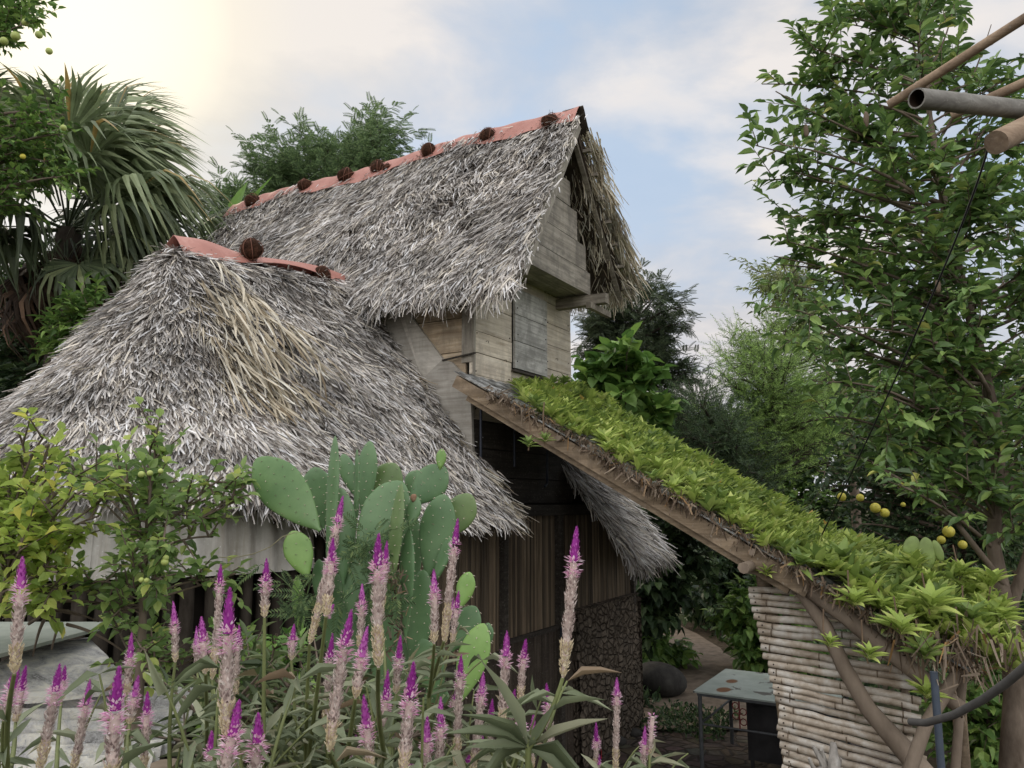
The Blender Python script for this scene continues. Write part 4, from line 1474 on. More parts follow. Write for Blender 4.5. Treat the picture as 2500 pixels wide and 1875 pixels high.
    # larger single plants spilling over the low corner and hanging on strings
    bigs = [(2085, 1490, 4.55, 1.35, "bright rosette hanging over the bent log at the left of the spilling clump"),
            (2200, 1560, 4.35, 1.45, "rosette with two drooping yellow leaves low in the spilling clump"),
            (2270, 1500, 4.4, 1.7, "largest upright rosette near the low corner of the lean-to"),
            (2255, 1620, 4.3, 1.3, "dark green rosette hanging beside the grey trunk"),
            (2150, 1500, 4.6, 1.2, "rosette between the bright left one and the largest upright one"),
            (2370, 1530, 4.5, 1.4, "dark green rosette near the tattered dead leaves"),
            (2440, 1530, 4.6, 1.3, "rightmost rosette reaching past the end of the lean-to"),
            (2345, 1420, 4.9, 1.3, "rosette at the upper right shoulder of the spilling clump"),
            (2120, 1620, 4.3, 0.9, "small green rosette clinging to the grey trunk"),
            (2260, 1715, 4.3, 1.05, "lone rosette hanging below the low corner"),
            (2420, 1640, 4.5, 1.1, "rosette hanging below the tattered dead leaves at the right"),
            (2025, 1590, 4.45, 0.7, "tiny rosette on a string in front of the bamboo canes"),
            (1870, 1415, 4.9, 0.7, "tiny rosette beside the bracket at the top of the screen"),
            (1290, 1100, 5.45, 0.75, "left one of two small rosettes dangling in the dark under the lean-to"),
            (1330, 1088, 5.5, 0.7, "right one of two small rosettes dangling in the dark under the lean-to")]
    M_str = plain_mat("dry_stem", (0.16, 0.11, 0.07), 0.9, 0.3)
    for i, (px, py, Y, sc, lab) in enumerate(bigs):
        p = at(px, py, Y)
        T = Thing("rosette_plant", lab, "rosette plant", p, 'w', group="rosettes hanging from the lean-to")
        r2 = np.random.default_rng(300 + i)
        g = rosette(r2, n=15, L=0.115 * sc, W=0.034 * sc, openness=0.85)
        yaw = r2.uniform(-.3, .3); 
        g.V = [v @ np.array([[1, 0, -.15 * yaw], [0, 1, .25], [.15 * yaw, -.25, 1]]) + p for v in g.V]
        T.part("leaves", g, [M_ros2 if 'dark' in lab else M_ros])
        top = p + np.array([0.0, 0.05, 0.22 if i < 13 else 0.32])
        T.part("stem", Geo().tube([top, (top + p) / 2 + r2.normal(0, .02, 3), p], 0.005, 4), M_str)
    cpoly = [(2030, 1430), (2160, 1385), (2300, 1400), (2420, 1440), (2480, 1540), (2440, 1640), (2370, 1600), (2260, 1590), (2150, 1560), (2060, 1500)]
    kk = 0; ncl = {}
    r2 = np.random.default_rng(77)
    while kk < 64:
        x, y = r2.uniform(2030, 2480), r2.uniform(1380, 1640)
        if not in_poly(x, y, cpoly):
            continue
        p = at(x, y, 4.95 - .55 * (y - 1380) / 260 + r2.uniform(-.08, .12))
        o = bpy.data.objects.new("rosette_plant", meshes[int(r2.integers(0, 6))]); COL.objects.link(o)
        o.location = p; s_ = r2.uniform(.85, 1.2); o.scale = (s_,) * 3
        o.rotation_euler = (r2.uniform(-.1, .7), r2.normal(0, .35), r2.uniform(0, 6.28))
        zx = "left part of the clump above the bent log" if x < 2160 else ("middle of the clump above the grey trunk" if x < 2310 else "right part of the clump near the tree trunk")
        zy = "top of" if y < 1450 else ("hanging from" if y > 1540 else "inside")
        tag(o, "plump green rosette, %s the %s" % (zy, zx), "rosette plant", "rosettes spilling over the low corner"); kk += 1
    # prickly pear pads growing in the carpet near the low corner
    T = Thing("young_cactus", "olive prickly pear pads standing among the rosettes near the low corner", "cactus", at(2260, 1420, 5.0), 'w')
    Mp = plain_mat("olive_pad", (0.16, 0.22, 0.06), 0.5, 0.25, 12, 0.4)
    for (px, py, w, h, tl) in ((2262, 1352, .055, .10, 0.0), (2225, 1335, .05, .07, .5), (2350, 1450, .08, .05, .3), (2290, 1345, .03, .07, -.3)):
        c = at(px, py, 4.9)
        R = np.array([[cos(tl), 0, sin(tl)], [0, 1, 0], [-sin(tl), 0, cos(tl)]])
        T.part("pad", Geo().sphere(c, (w, 0.012, h), 16, 10, R=R, amp=.03, rng=rng), Mp)


build_rosettes()


# ------------------------------------------------------------------ table and things in the yard
def build_yard():
    rng = np.random.default_rng(81)
    b = MB("chipped_pale_paint")
    v = b.coord(); n = b.noise(v, 3.0, 7, 0.62, 0.4)
    c = b.ramp(b.noise(v, 6, 4), [(0.3, (0.26, 0.30, 0.27)), (0.7, (0.36, 0.40, 0.37))])
    c = b.mix(b.ramp(n, [(0.56, 0.0), (0.57, 1.0)]), c, (0.10, 0.095, 0.085))
    rust = b.voro(b.coord((1.0, 1.6, 1)), 1.7, 'F1'); c = b.mix(b.ramp(rust, [(0.16, 1.0), (0.19, 0.0)]), c, (0.16, 0.065, 0.02))
    M_top = b.finish(c, 0.45, b.bump(n, 0.3, 0.004), spec=0.5)
    M_leg = plain_mat("grey_steel_tube", (0.07, 0.075, 0.08), 0.5, 0.3, 15, 0.5)
    FL = toH(np.array([1.72, 7.67, 0])); 
    T = Thing("table", "low metal table with chipped pale green top standing left of the bamboo screen", "table", (FL[0] + .5, FL[1] - .6, 0), 'h')
    a0, b0 = FL[0], FL[1]; a1, b1 = a0 + 1.14, b0 - 1.25
    T.part("table_top", Geo().box((a0, b1, 0.735), (a1, b0, 0.75)), M_top)
    T.part("frame", Geo().box((a0 + .03, b1 + .03, 0.705), (a1 - .03, b1 + .06, 0.734)).box((a0 + .03, b0 - .06, 0.705), (a1 - .03, b0 - .03, 0.734))
           .box((a0 + .03, b1 + .06, 0.705), (a0 + .06, b0 - .06, 0.734)).box((a1 - .06, b1 + .06, 0.705), (a1 - .03, b0 - .06, 0.734)), M_leg)
    for a in (a0 + .05, a1 - .05):
        for bq in (b0 - .05, b1 + .05):
            T.part("leg", Geo().tube([(a, bq, 0), (a, bq, 0.71)], 0.02, 8), M_leg)
    for (p, q) in (((a0 + .05, b0 - .05), (a0 + .05, b1 + .05)), ((a1 - .05, b0 - .05), (a1 - .05, b1 + .05)), ((a0 + .05, b0 - .05), (a1 - .05, b0 - .05))):
        T.part("stretcher", Geo().tube([(*p, 0.45), (*q, 0.45)], 0.011, 6), M_leg)
    m = (a0 + .05, b0 - .42)
    g = Geo()
    for k in range(4):
        t = np.linspace(0, 2 * pi, 10); g.tube(np.stack([m[0] + 0 * t, m[1] + 0.035 * (k % 2 - .5) * 2 + 0.03 * np.cos(t), 0.52 + k * 0.045 + 0.03 * np.sin(t)], -1), 0.005, 4, cap=False)
    T.part("scroll", g.tube([(m[0], m[1], 0.45), (m[0], m[1], 0.71)], 0.007, 5), plain_mat("dark_red_iron", (0.16, 0.03, 0.03), 0.5))
    # dark cabinet standing beneath
    K = Thing("cabinet", "dark rusty metal cabinet standing under the pale table", "cabinet", (a0 + .6, b0 - .9, 0), 'h')
    ca, cb = a0 + 0.30, b0 - 0.42
    Mc = plain_mat("dark_cabinet_metal", (0.020, 0.019, 0.02), 0.6, 0.5, 6, 0.3)
    K.part("body", Geo().box((ca, cb - 0.75, 0.12), (ca + .5, cb, 0.66)), Mc)
    K.part("door", Geo().box((ca - .012, cb - 0.70, 0.16), (ca - .002, cb - .38, 0.62)), Mc)
    K.part("door", Geo().box((ca - .012, cb - 0.36, 0.16), (ca - .002, cb - .04, 0.62)), Mc)
    for da in (.03, .47):
        for db in (-.03, -.72):
            K.part("leg", Geo().box((ca + da - .015, cb + db - .015, 0), (ca + da + .015, cb + db + .015, .12)), Mc)
    # dark boulder by the path
    g = Geo().sphere(at(1612, 1697, 10.6) * [1, 1, 0] + [0, 0, .20], (0.36, 0.30, 0.24), 24, 14, amp=0.08, rng=rng)
    Mr = bark_mat("dark_boulder", (0.022, 0.021, 0.02), (0.055, 0.052, 0.048), 9)
    solo("boulder", g, Mr, label="dark rounded boulder beside the path left of the table", cat="boulder")
    for (px, py, Y, r, lab) in ((1545, 1770, 8.9, .10, "small brown stone at the foot of the rubble plinth"), (1500, 1785, 8.6, .13, "larger flat stone by the foot of the rubble plinth")):
        q = at(px, py, Y) * [1, 1, 0]
        solo("stone", Geo().sphere(q + [0, 0, r * .3], (r, r * .8, r * .5), 14, 8, amp=.12, rng=rng), Mr, label=lab, cat="stone")
    # broom handle and dustpan
    Mb = plain_mat("blue_handle", (0.012, 0.055, 0.22), 0.4, 0.2, 20, 0.5)
    B = Thing("broom", "blue-handled broom leaning on the front wall beside the door", "broom", at(1418, 1740, 8.4) * [1, 1, 0], 'w')
    p0, p1 = at(1374, 1452, 7.78), at(1418, 1735, 8.25)
    p1[2] = 0.10
    B.part("handle", Geo().tube([p1, p0], 0.014, 8), Mb)
    g = Geo(); n = 160
    g.scatter(BLADES[0], p1 + rng.normal(0, 1, (n, 3)) * [.08, .03, .0], frame(np.array([0, 0, -1.0]) + rng.normal(0, .15, (n, 3)), np.array([0, 1.0, 0])), np.tile([.006, .10, .1], (n, 1)))
    B.part("bristles", g, M_dead)
    D = Thing("dustpan", "red plastic dustpan lying on the paving by the broom", "dustpan", at(1432, 1785, 8.2) * [1, 1, 0], 'w')
    q = at(1432, 1785, 8.2) * [1, 1, 0]
    Mrd = plain_mat("red_plastic", (0.30, 0.025, 0.03), 0.4, 0.2, 20, 0.5)
    g = Geo().box(q + [-.13, -.11, .01], q + [.13, .11, .018]).box(q + [-.13, .11, .01], q + [.13, .118, .11]).box(q + [-.138, -.11, .01], q + [-.131, .11, .09]).box(q + [.131, -.11, .01], q + [.138, .11, .09])
    D.part("pan", g, Mrd)
    D.part("handle", Geo().tube([q + [0, .115, .09], q + [0, .2, .16], q + [0, .26, .17]], 0.013, 7), Mrd)
    # driftwood stump in the right foreground
    b = MB("driftwood")
    nn = b.noise(b.coord((10, 10, 1.2)), 2.0, 6, 0.65)
    c = b.ramp(nn, [(0.3, (0.06, 0.05, 0.042)), (0.55, (0.28, 0.26, 0.235)), (0.8, (0.50, 0.485, 0.46))])
    Md = b.finish(c, 0.9, b.bump(nn, 0.8, 0.01), spec=0.15)
    base = at(2015, 1960, 3.3)
    base[2] = ground_h(base[0], base[1])
    tips = [(1985, 1822, .018), (2005, 1830, .02), (2035, 1812, .03), (2052, 1850, .02), (1975, 1850, .015), (2020, 1862, .03)]
    T = Thing("driftwood_stump", "splintered grey driftwood stump sticking up before the bamboo screen", "driftwood", base, 'w')
    mid = at(2015, 1905, 3.3)
    T.part("trunk", Geo().tube([base, (base + mid) / 2 + [.02, 0, 0], mid], [.10, .085, .075], 12, jit=.12, rng=rng), Md)
    for px, py, r in tips:
        e = at(px, py, 3.3 + rng.normal(0, .03))
        T.part("splinter", Geo().tube([mid + rng.normal(0, .02, 3), (mid + e) / 2 + rng.normal(0, .012, 3), e], [.035, r, r * .35], 6, jit=.25, rng=rng), Md)
    # bamboo poles reaching in from the upper right
    def pole(lab, p, q, r, Y0, Y1, mat, hollow=False, name="bamboo_pole"):
        a, b2 = at(*p, Y0), at(*q, Y1)
        T = Thing(name, lab, "bamboo pole", (a + b2) / 2, 'w', group="bamboo poles overhead at the upper right")
        n = 12; pts = a + (b2 - a) * np.linspace(0, 1, n)[:, None]
        g = Geo().tube(pts, r, 16, cap=not hollow)
        if hollow:
            d = nrm(b2 - a)
            g.tube([a + d * .25, a + d * .0], [r * .84, r * .84], 16, m=1, cap=False)
            t = np.linspace(0, 2 * pi, 17); u = nrm(np.cross(d, [0, 0, 1])); w = np.cross(d, u)
            c1 = a + (np.cos(t)[:, None] * u + np.sin(t)[:, None] * w) * r; c2 = a + (np.cos(t)[:, None] * u + np.sin(t)[:, None] * w) * r * .84
            g.grid(np.stack([c1, c2])); c3 = c2 + d * .24
            g.grid(np.stack([c3, np.tile(c3.mean(0), (17, 1))]), m=1)  # bore and end disc coloured near-black for the shaded hollow
        T.part("cane", g, [mat, M_nail])
        L = np.linalg.norm(b2 - a); s = 0.22 if r > .03 else .12
        while s < L - .05:
            c = a + (b2 - a) * s / L; d = nrm(b2 - a)
            T.part("joint", Geo().tube([c - d * .006, c, c + d * .006], [r, r * 1.06, r], 16, cap=False), mat)
            s += rng.uniform(.26, .34)
    Mg = wood_mat("weathered_grey_cane", (0.13, 0.12, 0.11), (0.22, 0.21, 0.19), (0.31, 0.30, 0.28), 0, 0.2)
    Mt = wood_mat("tan_cane", (0.16, 0.11, 0.075), (0.27, 0.195, 0.135), (0.36, 0.27, 0.19), 0, 0.2)
    pole("long thin tan pole rising steeply to the top right corner", (2170, 256), (2760, -120), 0.018, 2.9, 2.3, Mt)
    pole("thin tan pole just below the steep one, partly behind the thick grey tube", (2322, 282), (2760, 85), 0.018, 2.85, 2.5, Mt)
    pole("thick grey bamboo tube with a dark open end", (2238, 240), (2800, 300), 0.0325, 2.30, 2.85, Mg, True)
    pole("thick brown pole stub under the grey tube at the right edge", (2432, 348), (2800, 165), 0.038, 2.32, 2.75, Mt)
    # thin cable from the poles down to the lean-to
    Mw = plain_mat("black_cable", (0.01, 0.01, 0.011), 0.5)
    a, m_, e = at(2418, 332, 2.65), at(2255, 770, 3.6), at(1995, 1330, 5.4)
    solo("cable", Geo().tube(bez(a, 2 * m_ - (a + e) / 2, e, 24), 0.0045, 5), Mw, label="thin black cable running from the poles down to the lean-to plants", cat="cable")
    Mh = plain_mat("grey_hose", (0.10, 0.095, 0.09), 0.6, 0.2, 10)
    pts = [at(x, y, Y) for x, y, Y in ((2222, 1762, 4.1), (2260, 1765, 4.0), (2330, 1745, 3.8), (2400, 1708, 3.6), (2460, 1665, 3.4), (2560, 1580, 3.1), (2700, 1440, 2.8))]
    solo("hose", Geo().tube(pts, 0.018, 10), Mh, label="thick grey hose curving in from the right edge below the lean-to corner", cat="hose")
    Mpi = plain_mat("blue_grey_pipe", (0.06, 0.075, 0.10), 0.45, 0.15, 10, 0.4)
    p, q = at(2290, 1640, 4.15), at(2298, 1875, 4.15)
    q = np.array([q[0] + 0.0, q[1], 0.0]); p = np.array([q[0], p[1], p[2]])
    solo("pipe", Geo().tube([q, p], 0.019, 12), Mpi, label="upright blue-grey plastic pipe under the low corner of the lean-to", cat="pipe")
    # low outbuilding roofs in the left foreground
    Z1 = 2.0
    S = Thing("outbuilding_roof", "patched roof of old cement sheets in the left foreground", "roof", on_z(250, 1700, 1.8) * [1, 1, 0], 'w')
    b = MB("flat_cement_sheet"); v = b.coord(); n = b.noise(v, 7, 6, .65)
    c = b.ramp(n, [(.3, (.21, .235, .20)), (.7, (.34, .36, .31))]); Mf = b.finish(c, .8, b.bump(n, .2, .003), spec=.3)
    P = [on_z(-260, 1518, Z1), on_z(296, 1518, Z1), on_z(-60, 1612, Z1), on_z(-420, 1700, Z1)]
    S.part("flat_sheet", Geo().prism(P[::-1], (0, 0, -0.014)), Mf, label="flat greenish cement sheet lying on top")
    b = MB("old_corrugated_cement"); v = b.coord(); n = b.noise(v, 9, 8, .72, .6); st = b.noise(v, 60, 3, .7, 2.0)
    c = b.ramp(n, [(.34, (.16, .155, .15)), (.46, (.42, .41, .40)), (.58, (.68, .65, .57)), (.75, (.78, .77, .74))])
    c = b.mix(b.ramp(st, [(.5, 0.), (.6, .5)]), c, (.62, .62, .63))
    Mo = b.finish(c, .95, b.bump(b.math('ADD', n, st), .6, .006), spec=.15)
    # ridge cap: half round cement piece
    cps = [(-80, 1650), (60, 1592), (150, 1566), (215, 1556), (262, 1600), (300, 1668)]
    top = [on_z(x, y, zz) for (x, y), zz in zip(cps, (1.93, 1.93, 1.93, 1.93, 1.90, 1.83))]
    bot = [on_z(x, y, zz) for (x, y), zz in zip([(-80, 1712), (40, 1706), (130, 1700), (200, 1692), (250, 1686), (304, 1676)], (1.83,) * 6)]
    rows = []
    for t in np.linspace(0, 1, 8):
        rows.append([np.array(p_) * (1 - t) + np.array(q_) * t + np.array([0, 0, 0.035 * sin(pi * t)]) for p_, q_ in zip(top, bot)])
    S.part("ridge_cap", Geo().sheet(np.array(rows), 0.02), Mo, label="dark rounded cement ridge cap")
    # corrugated sheet: waves run towards the lower right
    c00, c10, c01 = on_z(20, 1690, 1.82), on_z(492, 1700, 1.74), on_z(-420, 1960, 1.66)
    c11 = on_z(352, 1890, 1.60)
    U, V_ = np.meshgrid(np.linspace(0, 1, 12), np.linspace(0, 1, 110), indexing='ij')
    base = (c00[None, None] * ((1 - U) * (1 - V_))[..., None] + c10 * (U * (1 - V_))[..., None] + c01 * ((1 - U) * V_)[..., None] + c11 * (U * V_)[..., None])
    base[..., 2] += 0.034 * np.cos(V_ * 2 * pi * 7)
    S.part("corrugated_sheet", Geo().sheet(base, .01), Mo, label="corrugated sheet whitened by lichen and drifted seed fluff")
    g = Geo(); n = 2600
    u, v2 = rng.random(n), rng.random(n) ** 1.3
    P = (c00 * ((1 - u) * (1 - v2))[:, None] + c10 * (u * (1 - v2))[:, None] + c01 * ((1 - u) * v2)[:, None] + c11 * (u * v2)[:, None])
    P[:, 2] += 0.034 * np.cos(v2 * 2 * pi * 7) + .003
    g.scatter(BLADES[2], P, frame(rng.normal(0, 1, (n, 3)) * [1, 1, .12], np.array([0, 0, 1.0])), np.stack([rng.uniform(.002, .004, n), rng.uniform(.012, .03, n), rng.uniform(.01, .02, n)], -1))
    S.part("litter", g, leaf_mat("pale_fluff", [(0, (.35, .35, .36)), (1, (.62, .62, .63))], .9, 0), stuff=True)
    for x, y in ((-1.9, 2.75), (-1.1, 2.6), (-2.6, 2.5)):
        S.part("support_post", Geo().tube([(x, y, 0), (x, y, 1.72)], .05, 8), M_log)


build_yard()
# ------------------------------------------------------------------ trees and shrubs behind and beside the hut
M_bark = bark_mat("brown_bark", (0.07, 0.052, 0.038), (0.20, 0.16, 0.125), 9)
M_bark_d = bark_mat("dark_bark", (0.025, 0.02, 0.016), (0.08, 0.066, 0.053), 9)
M_palebark = bark_mat("pale_ringed_bark", (0.22, 0.185, 0.14), (0.48, 0.43, 0.35), 5)
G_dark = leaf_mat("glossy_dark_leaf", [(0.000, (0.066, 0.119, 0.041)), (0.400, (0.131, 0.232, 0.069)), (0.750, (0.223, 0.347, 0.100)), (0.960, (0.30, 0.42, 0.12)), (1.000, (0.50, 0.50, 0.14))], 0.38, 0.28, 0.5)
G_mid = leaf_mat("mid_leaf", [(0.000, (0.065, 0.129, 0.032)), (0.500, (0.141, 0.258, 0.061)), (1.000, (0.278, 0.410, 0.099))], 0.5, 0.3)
G_bright = leaf_mat("bright_leaf", [(0.0, (0.06, 0.13, 0.03)), (0.5, (0.13, 0.25, 0.055)), (1.0, (0.26, 0.40, 0.09))], 0.45, 0.35)
G_feather = leaf_mat("grey_green_leaflet", [(0.000, (0.073, 0.117, 0.053)), (0.500, (0.143, 0.222, 0.097)), (1.000, (0.263, 0.362, 0.155))], 0.6, 0.35)
G_light = leaf_mat("light_green_leaflet", [(0.0, (0.12, 0.16, 0.06)), (0.5, (0.22, 0.27, 0.11)), (1.0, (0.34, 0.38, 0.18))], 0.6, 0.4)
G_olive = leaf_mat("olive_needle", [(0.000, (0.088, 0.150, 0.041)), (0.500, (0.200, 0.316, 0.083)), (1.000, (0.458, 0.651, 0.169))], 0.55, 0.3)
G_shade = leaf_mat("shade_leaf", [(0.000, (0.023, 0.045, 0.020)), (0.600, (0.054, 0.096, 0.038)), (1.000, (0.115, 0.171, 0.066))], 0.5, 0.25)  # leaf colour darkened to stand in for foliage lying in shade
M_fruit = plain_mat("yellow_green_fruit", (0.52, 0.46, 0.07), 0.45, 0.25, 14, 0.4)
M_lime = plain_mat("pale_lime_fruit", (0.36, 0.42, 0.12), 0.45, 0.2, 14, 0.4)
PINN = t_pinnate(9, 0.07, 0.26, -0.25)
_r = np.random.default_rng(5)
SHOOT = t_shoot(_r, 30, 0.022, 0.20)


def gpt(p):
    return np.array([p[0], p[1], ground_h(p[0], p[1]) - 0.05])


def tree(name, label, cat, trunk, tr, tips, seed, T, lsize, lw, mat, bark=None, group=None, crown='crown', **kw):
    rng = np.random.default_rng(seed)
    trunk = np.asarray(trunk, float)
    wood, leaf, P = grow(trunk, tr, tips, rng, T, lsize, lw, **kw)
    o = Thing(name, label, cat, trunk[0], 'w', group)
    o.part('trunk', wood, bark or M_bark)
    o.part(crown, leaf, mat)
    return o, P


def up_from(px, py, Y, *more):
    """trunk from the ground through pixel points"""
    pts = [at(px, py, Y)] + [at(x, y, yy) for x, y, yy in more]
    g = gpt(pts[0])
    return [g] + pts


def build_right_tree():
    rng = np.random.default_rng(401)
    poly = [(1850, 200), (1875, 175), (1930, 240), (1985, 130), (2080, 40), (2140, -20), (2330, -40), (2420, 150), (2520, 60), (2620, 300), (2620, 1250),
            (2340, 1270), (2160, 1180), (2060, 1080), (1990, 960), (1975, 860), (1900, 700), (1890, 640), (1960, 600), (1935, 480), (1870, 420), (1845, 350), (1900, 330)]
    tips = poly_tips(poly, 124, 4.7, 6.3, rng)
    edge = [at(x, y, 5.3 + rng.uniform(-.3, .3)) for x, y in ((1860, 205), (1845, 355), (1985, 120), (1880, 440), (1990, 60), (2050, 45), (2150, 5), (2185, 20), (1930, 530), (1890, 625),
            (1975, 680), (1960, 770), (1975, 850), (1985, 930), (2010, 1020), (2060, 1110), (2160, 1060), (2240, 20), (1960, 300), (1940, 420), (1925, 590), (1995, 750))]
    tips = np.vstack([tips, edge])
    trunk = up_from(2470, 1875, 5.6, (2478, 1700, 5.6), (2462, 1520, 5.55), (2425, 1330, 5.5), (2440, 1080, 5.45), (2392, 860, 5.4), (2335, 640, 5.35), (2308, 520, 5.3), (2291, 407, 5.25), (2270, 285, 5.25), (2255, 120, 5.2))
    r = [.085, .08, .072, .058, .046, .042, .038, .034, .03, .025, .018, .010]
    T = [t_leaf(0.10, -0.22, w1=.42, w2=.40), t_leaf(0.16, -0.35, w1=.45, w2=.40), t_leaf(0.05, -0.12, w1=.42, w2=.38)]
    o, P = tree('fruit_tree', "tall glossy dark-leaved fruit tree filling the right side above the lean-to", 'tree', trunk, r, tips, 402, T, 0.104, 0.049, G_dark,
                twigs=8, twig_len=0.26, nleaf=9, ang=.55, up=.3, inner=.3, branch_r=.009, sizes=(.7, 1.25))
    # second fork
    g = Geo().tube([at(2462, 1500, 5.55), at(2500, 1380, 5.5), at(2560, 1200, 5.5)], [.045, .035, .02], 9, jit=.04, rng=rng)
    g.tube([at(2455, 1430, 5.5), at(2330, 1270, 5.3), at(2230, 1190, 5.2), at(2130, 1130, 5.1)], [.024, .018, .013, .006], 7)
    o.part('branch', g, M_bark); g = Geo()
    for x0, y0, x1, y1 in ((2260, 180, 2330, 10), (2300, 330, 2420, 60), (2310, 450, 2470, 180), (2250, 200, 2200, -10)):
        g.tube(bez(at(x0, y0, 5.25), at((x0 + x1) / 2 + 10, (y0 + y1) / 2 + 30, 5.2), at(x1, y1, 5.3), 7), np.linspace(.012, .003, 7), 5)
    o.part('branch', g, M_bark)
    for x, y, Y in ((1968, 320, 5.0), (2115, 290, 4.9), (2290, 700, 4.9)):
        c = at(x, y, Y); q = Geo().sphere(c, (.018, .018, .05), 10, 8, amp=.15, rng=rng)
        o.part('dried_pod', q, M_dead)
    # citrus tree with yellow fruit beyond the carpet of rosettes
    rng = np.random.default_rng(411)
    poly = [(2030, 1040), (2160, 960), (2330, 980), (2560, 1000), (2600, 1750), (2380, 1700), (2300, 1430), (2160, 1330), (2010, 1220), (1960, 1150)]
    tips = poly_tips(poly, 105, 7.3, 9.0, rng)
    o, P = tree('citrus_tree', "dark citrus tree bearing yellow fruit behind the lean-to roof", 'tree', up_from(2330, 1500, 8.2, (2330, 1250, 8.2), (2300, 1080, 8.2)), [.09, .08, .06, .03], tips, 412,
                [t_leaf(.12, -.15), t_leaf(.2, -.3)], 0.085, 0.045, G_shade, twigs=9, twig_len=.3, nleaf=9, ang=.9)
    for x, y, r in ((2137, 1240, 21), (2160, 1252, 19), (2316, 1298, 24), (2298, 1318, 17), (2055, 1213, 18), (2100, 1215, 16), (2204, 1182, 18), (2482, 1232, 20), (2350, 1330, 18), (2205, 1232, 10), (2478, 1270, 15), (2420, 790, 14), (2448, 775, 17)):
        Y = 7.4 if y > 900 else 6.6
        if y > 900:
            o.part('fruit', Geo().sphere(at(x, y, Y), 0.58 * r / FPX * Y, 14, 10), M_fruit)
    # papaya trunk with scars and its pale leaves, behind the glossy tree
    rng = np.random.default_rng(421)
    p = [gpt(at(2405, 1300, 8.8)), at(2400, 1420, 8.8), at(2390, 1250, 8.8), at(2375, 1000, 8.8), at(2345, 860, 8.8), at(2320, 760, 8.8), at(2300, 640, 8.8)]
    T = Thing('papaya_tree', "papaya tree with pale scarred trunk and yellow-green leaves behind the glossy tree", 'tree', p[0], 'w')
    g = Geo(); pp = np.array(p); t = np.linspace(0, 6, 60); i0 = np.minimum(t.astype(int), 5); f = (t - i0)[:, None]
    ps = pp[i0] * (1 - f) + pp[i0 + 1] * f
    g.tube(ps, .105 + .012 * np.sin(t * 14) - .006 * t, 12, jit=.02, rng=rng)
    T.part('trunk', g, M_palebark)
    lobe = []
    V, F = [], []
    for k in range(7):
        a = radians(-125 + k * 42); L = 1.0 - .12 * abs(k - 3)
        tv, tf = t_leaf(.04, -.25, w1=.19, w2=.12)
        c, s = cos(a), sin(a); M = np.array([[c, s, 0], [-s, c, 0], [0, 0, 1]])
        n = sum(len(v) for v in V); V.append((tv * [1, L, 1]) @ M.T); F.append(tf + n)
    PAP = (np.vstack(V), np.vstack(F))
    g, st = Geo(), Geo(); top = p[-1]
    for k in range(26):
        c = top + rng.normal(0, 1, 3) * [.9, .5, .6] + [0, 0, -0.1]
        d = nrm(c - top + rng.normal(0, .2, 3)); st.tube(bez(top, (top + c) / 2 + [0, 0, .2], c, 6), .011, 5)
        g.scatter(PAP, c[None], frame((d + [0, 0, -.3])[None], np.array([[0, -.35, 1.0]])), np.full((1, 3), rng.uniform(.25, .38)))
    T.part('leaves', g, G_bright); T.part('leaf_stalk', st, G_light)
    for x, y in ((2075, 790), (2125, 800), (2150, 700)):
        pass


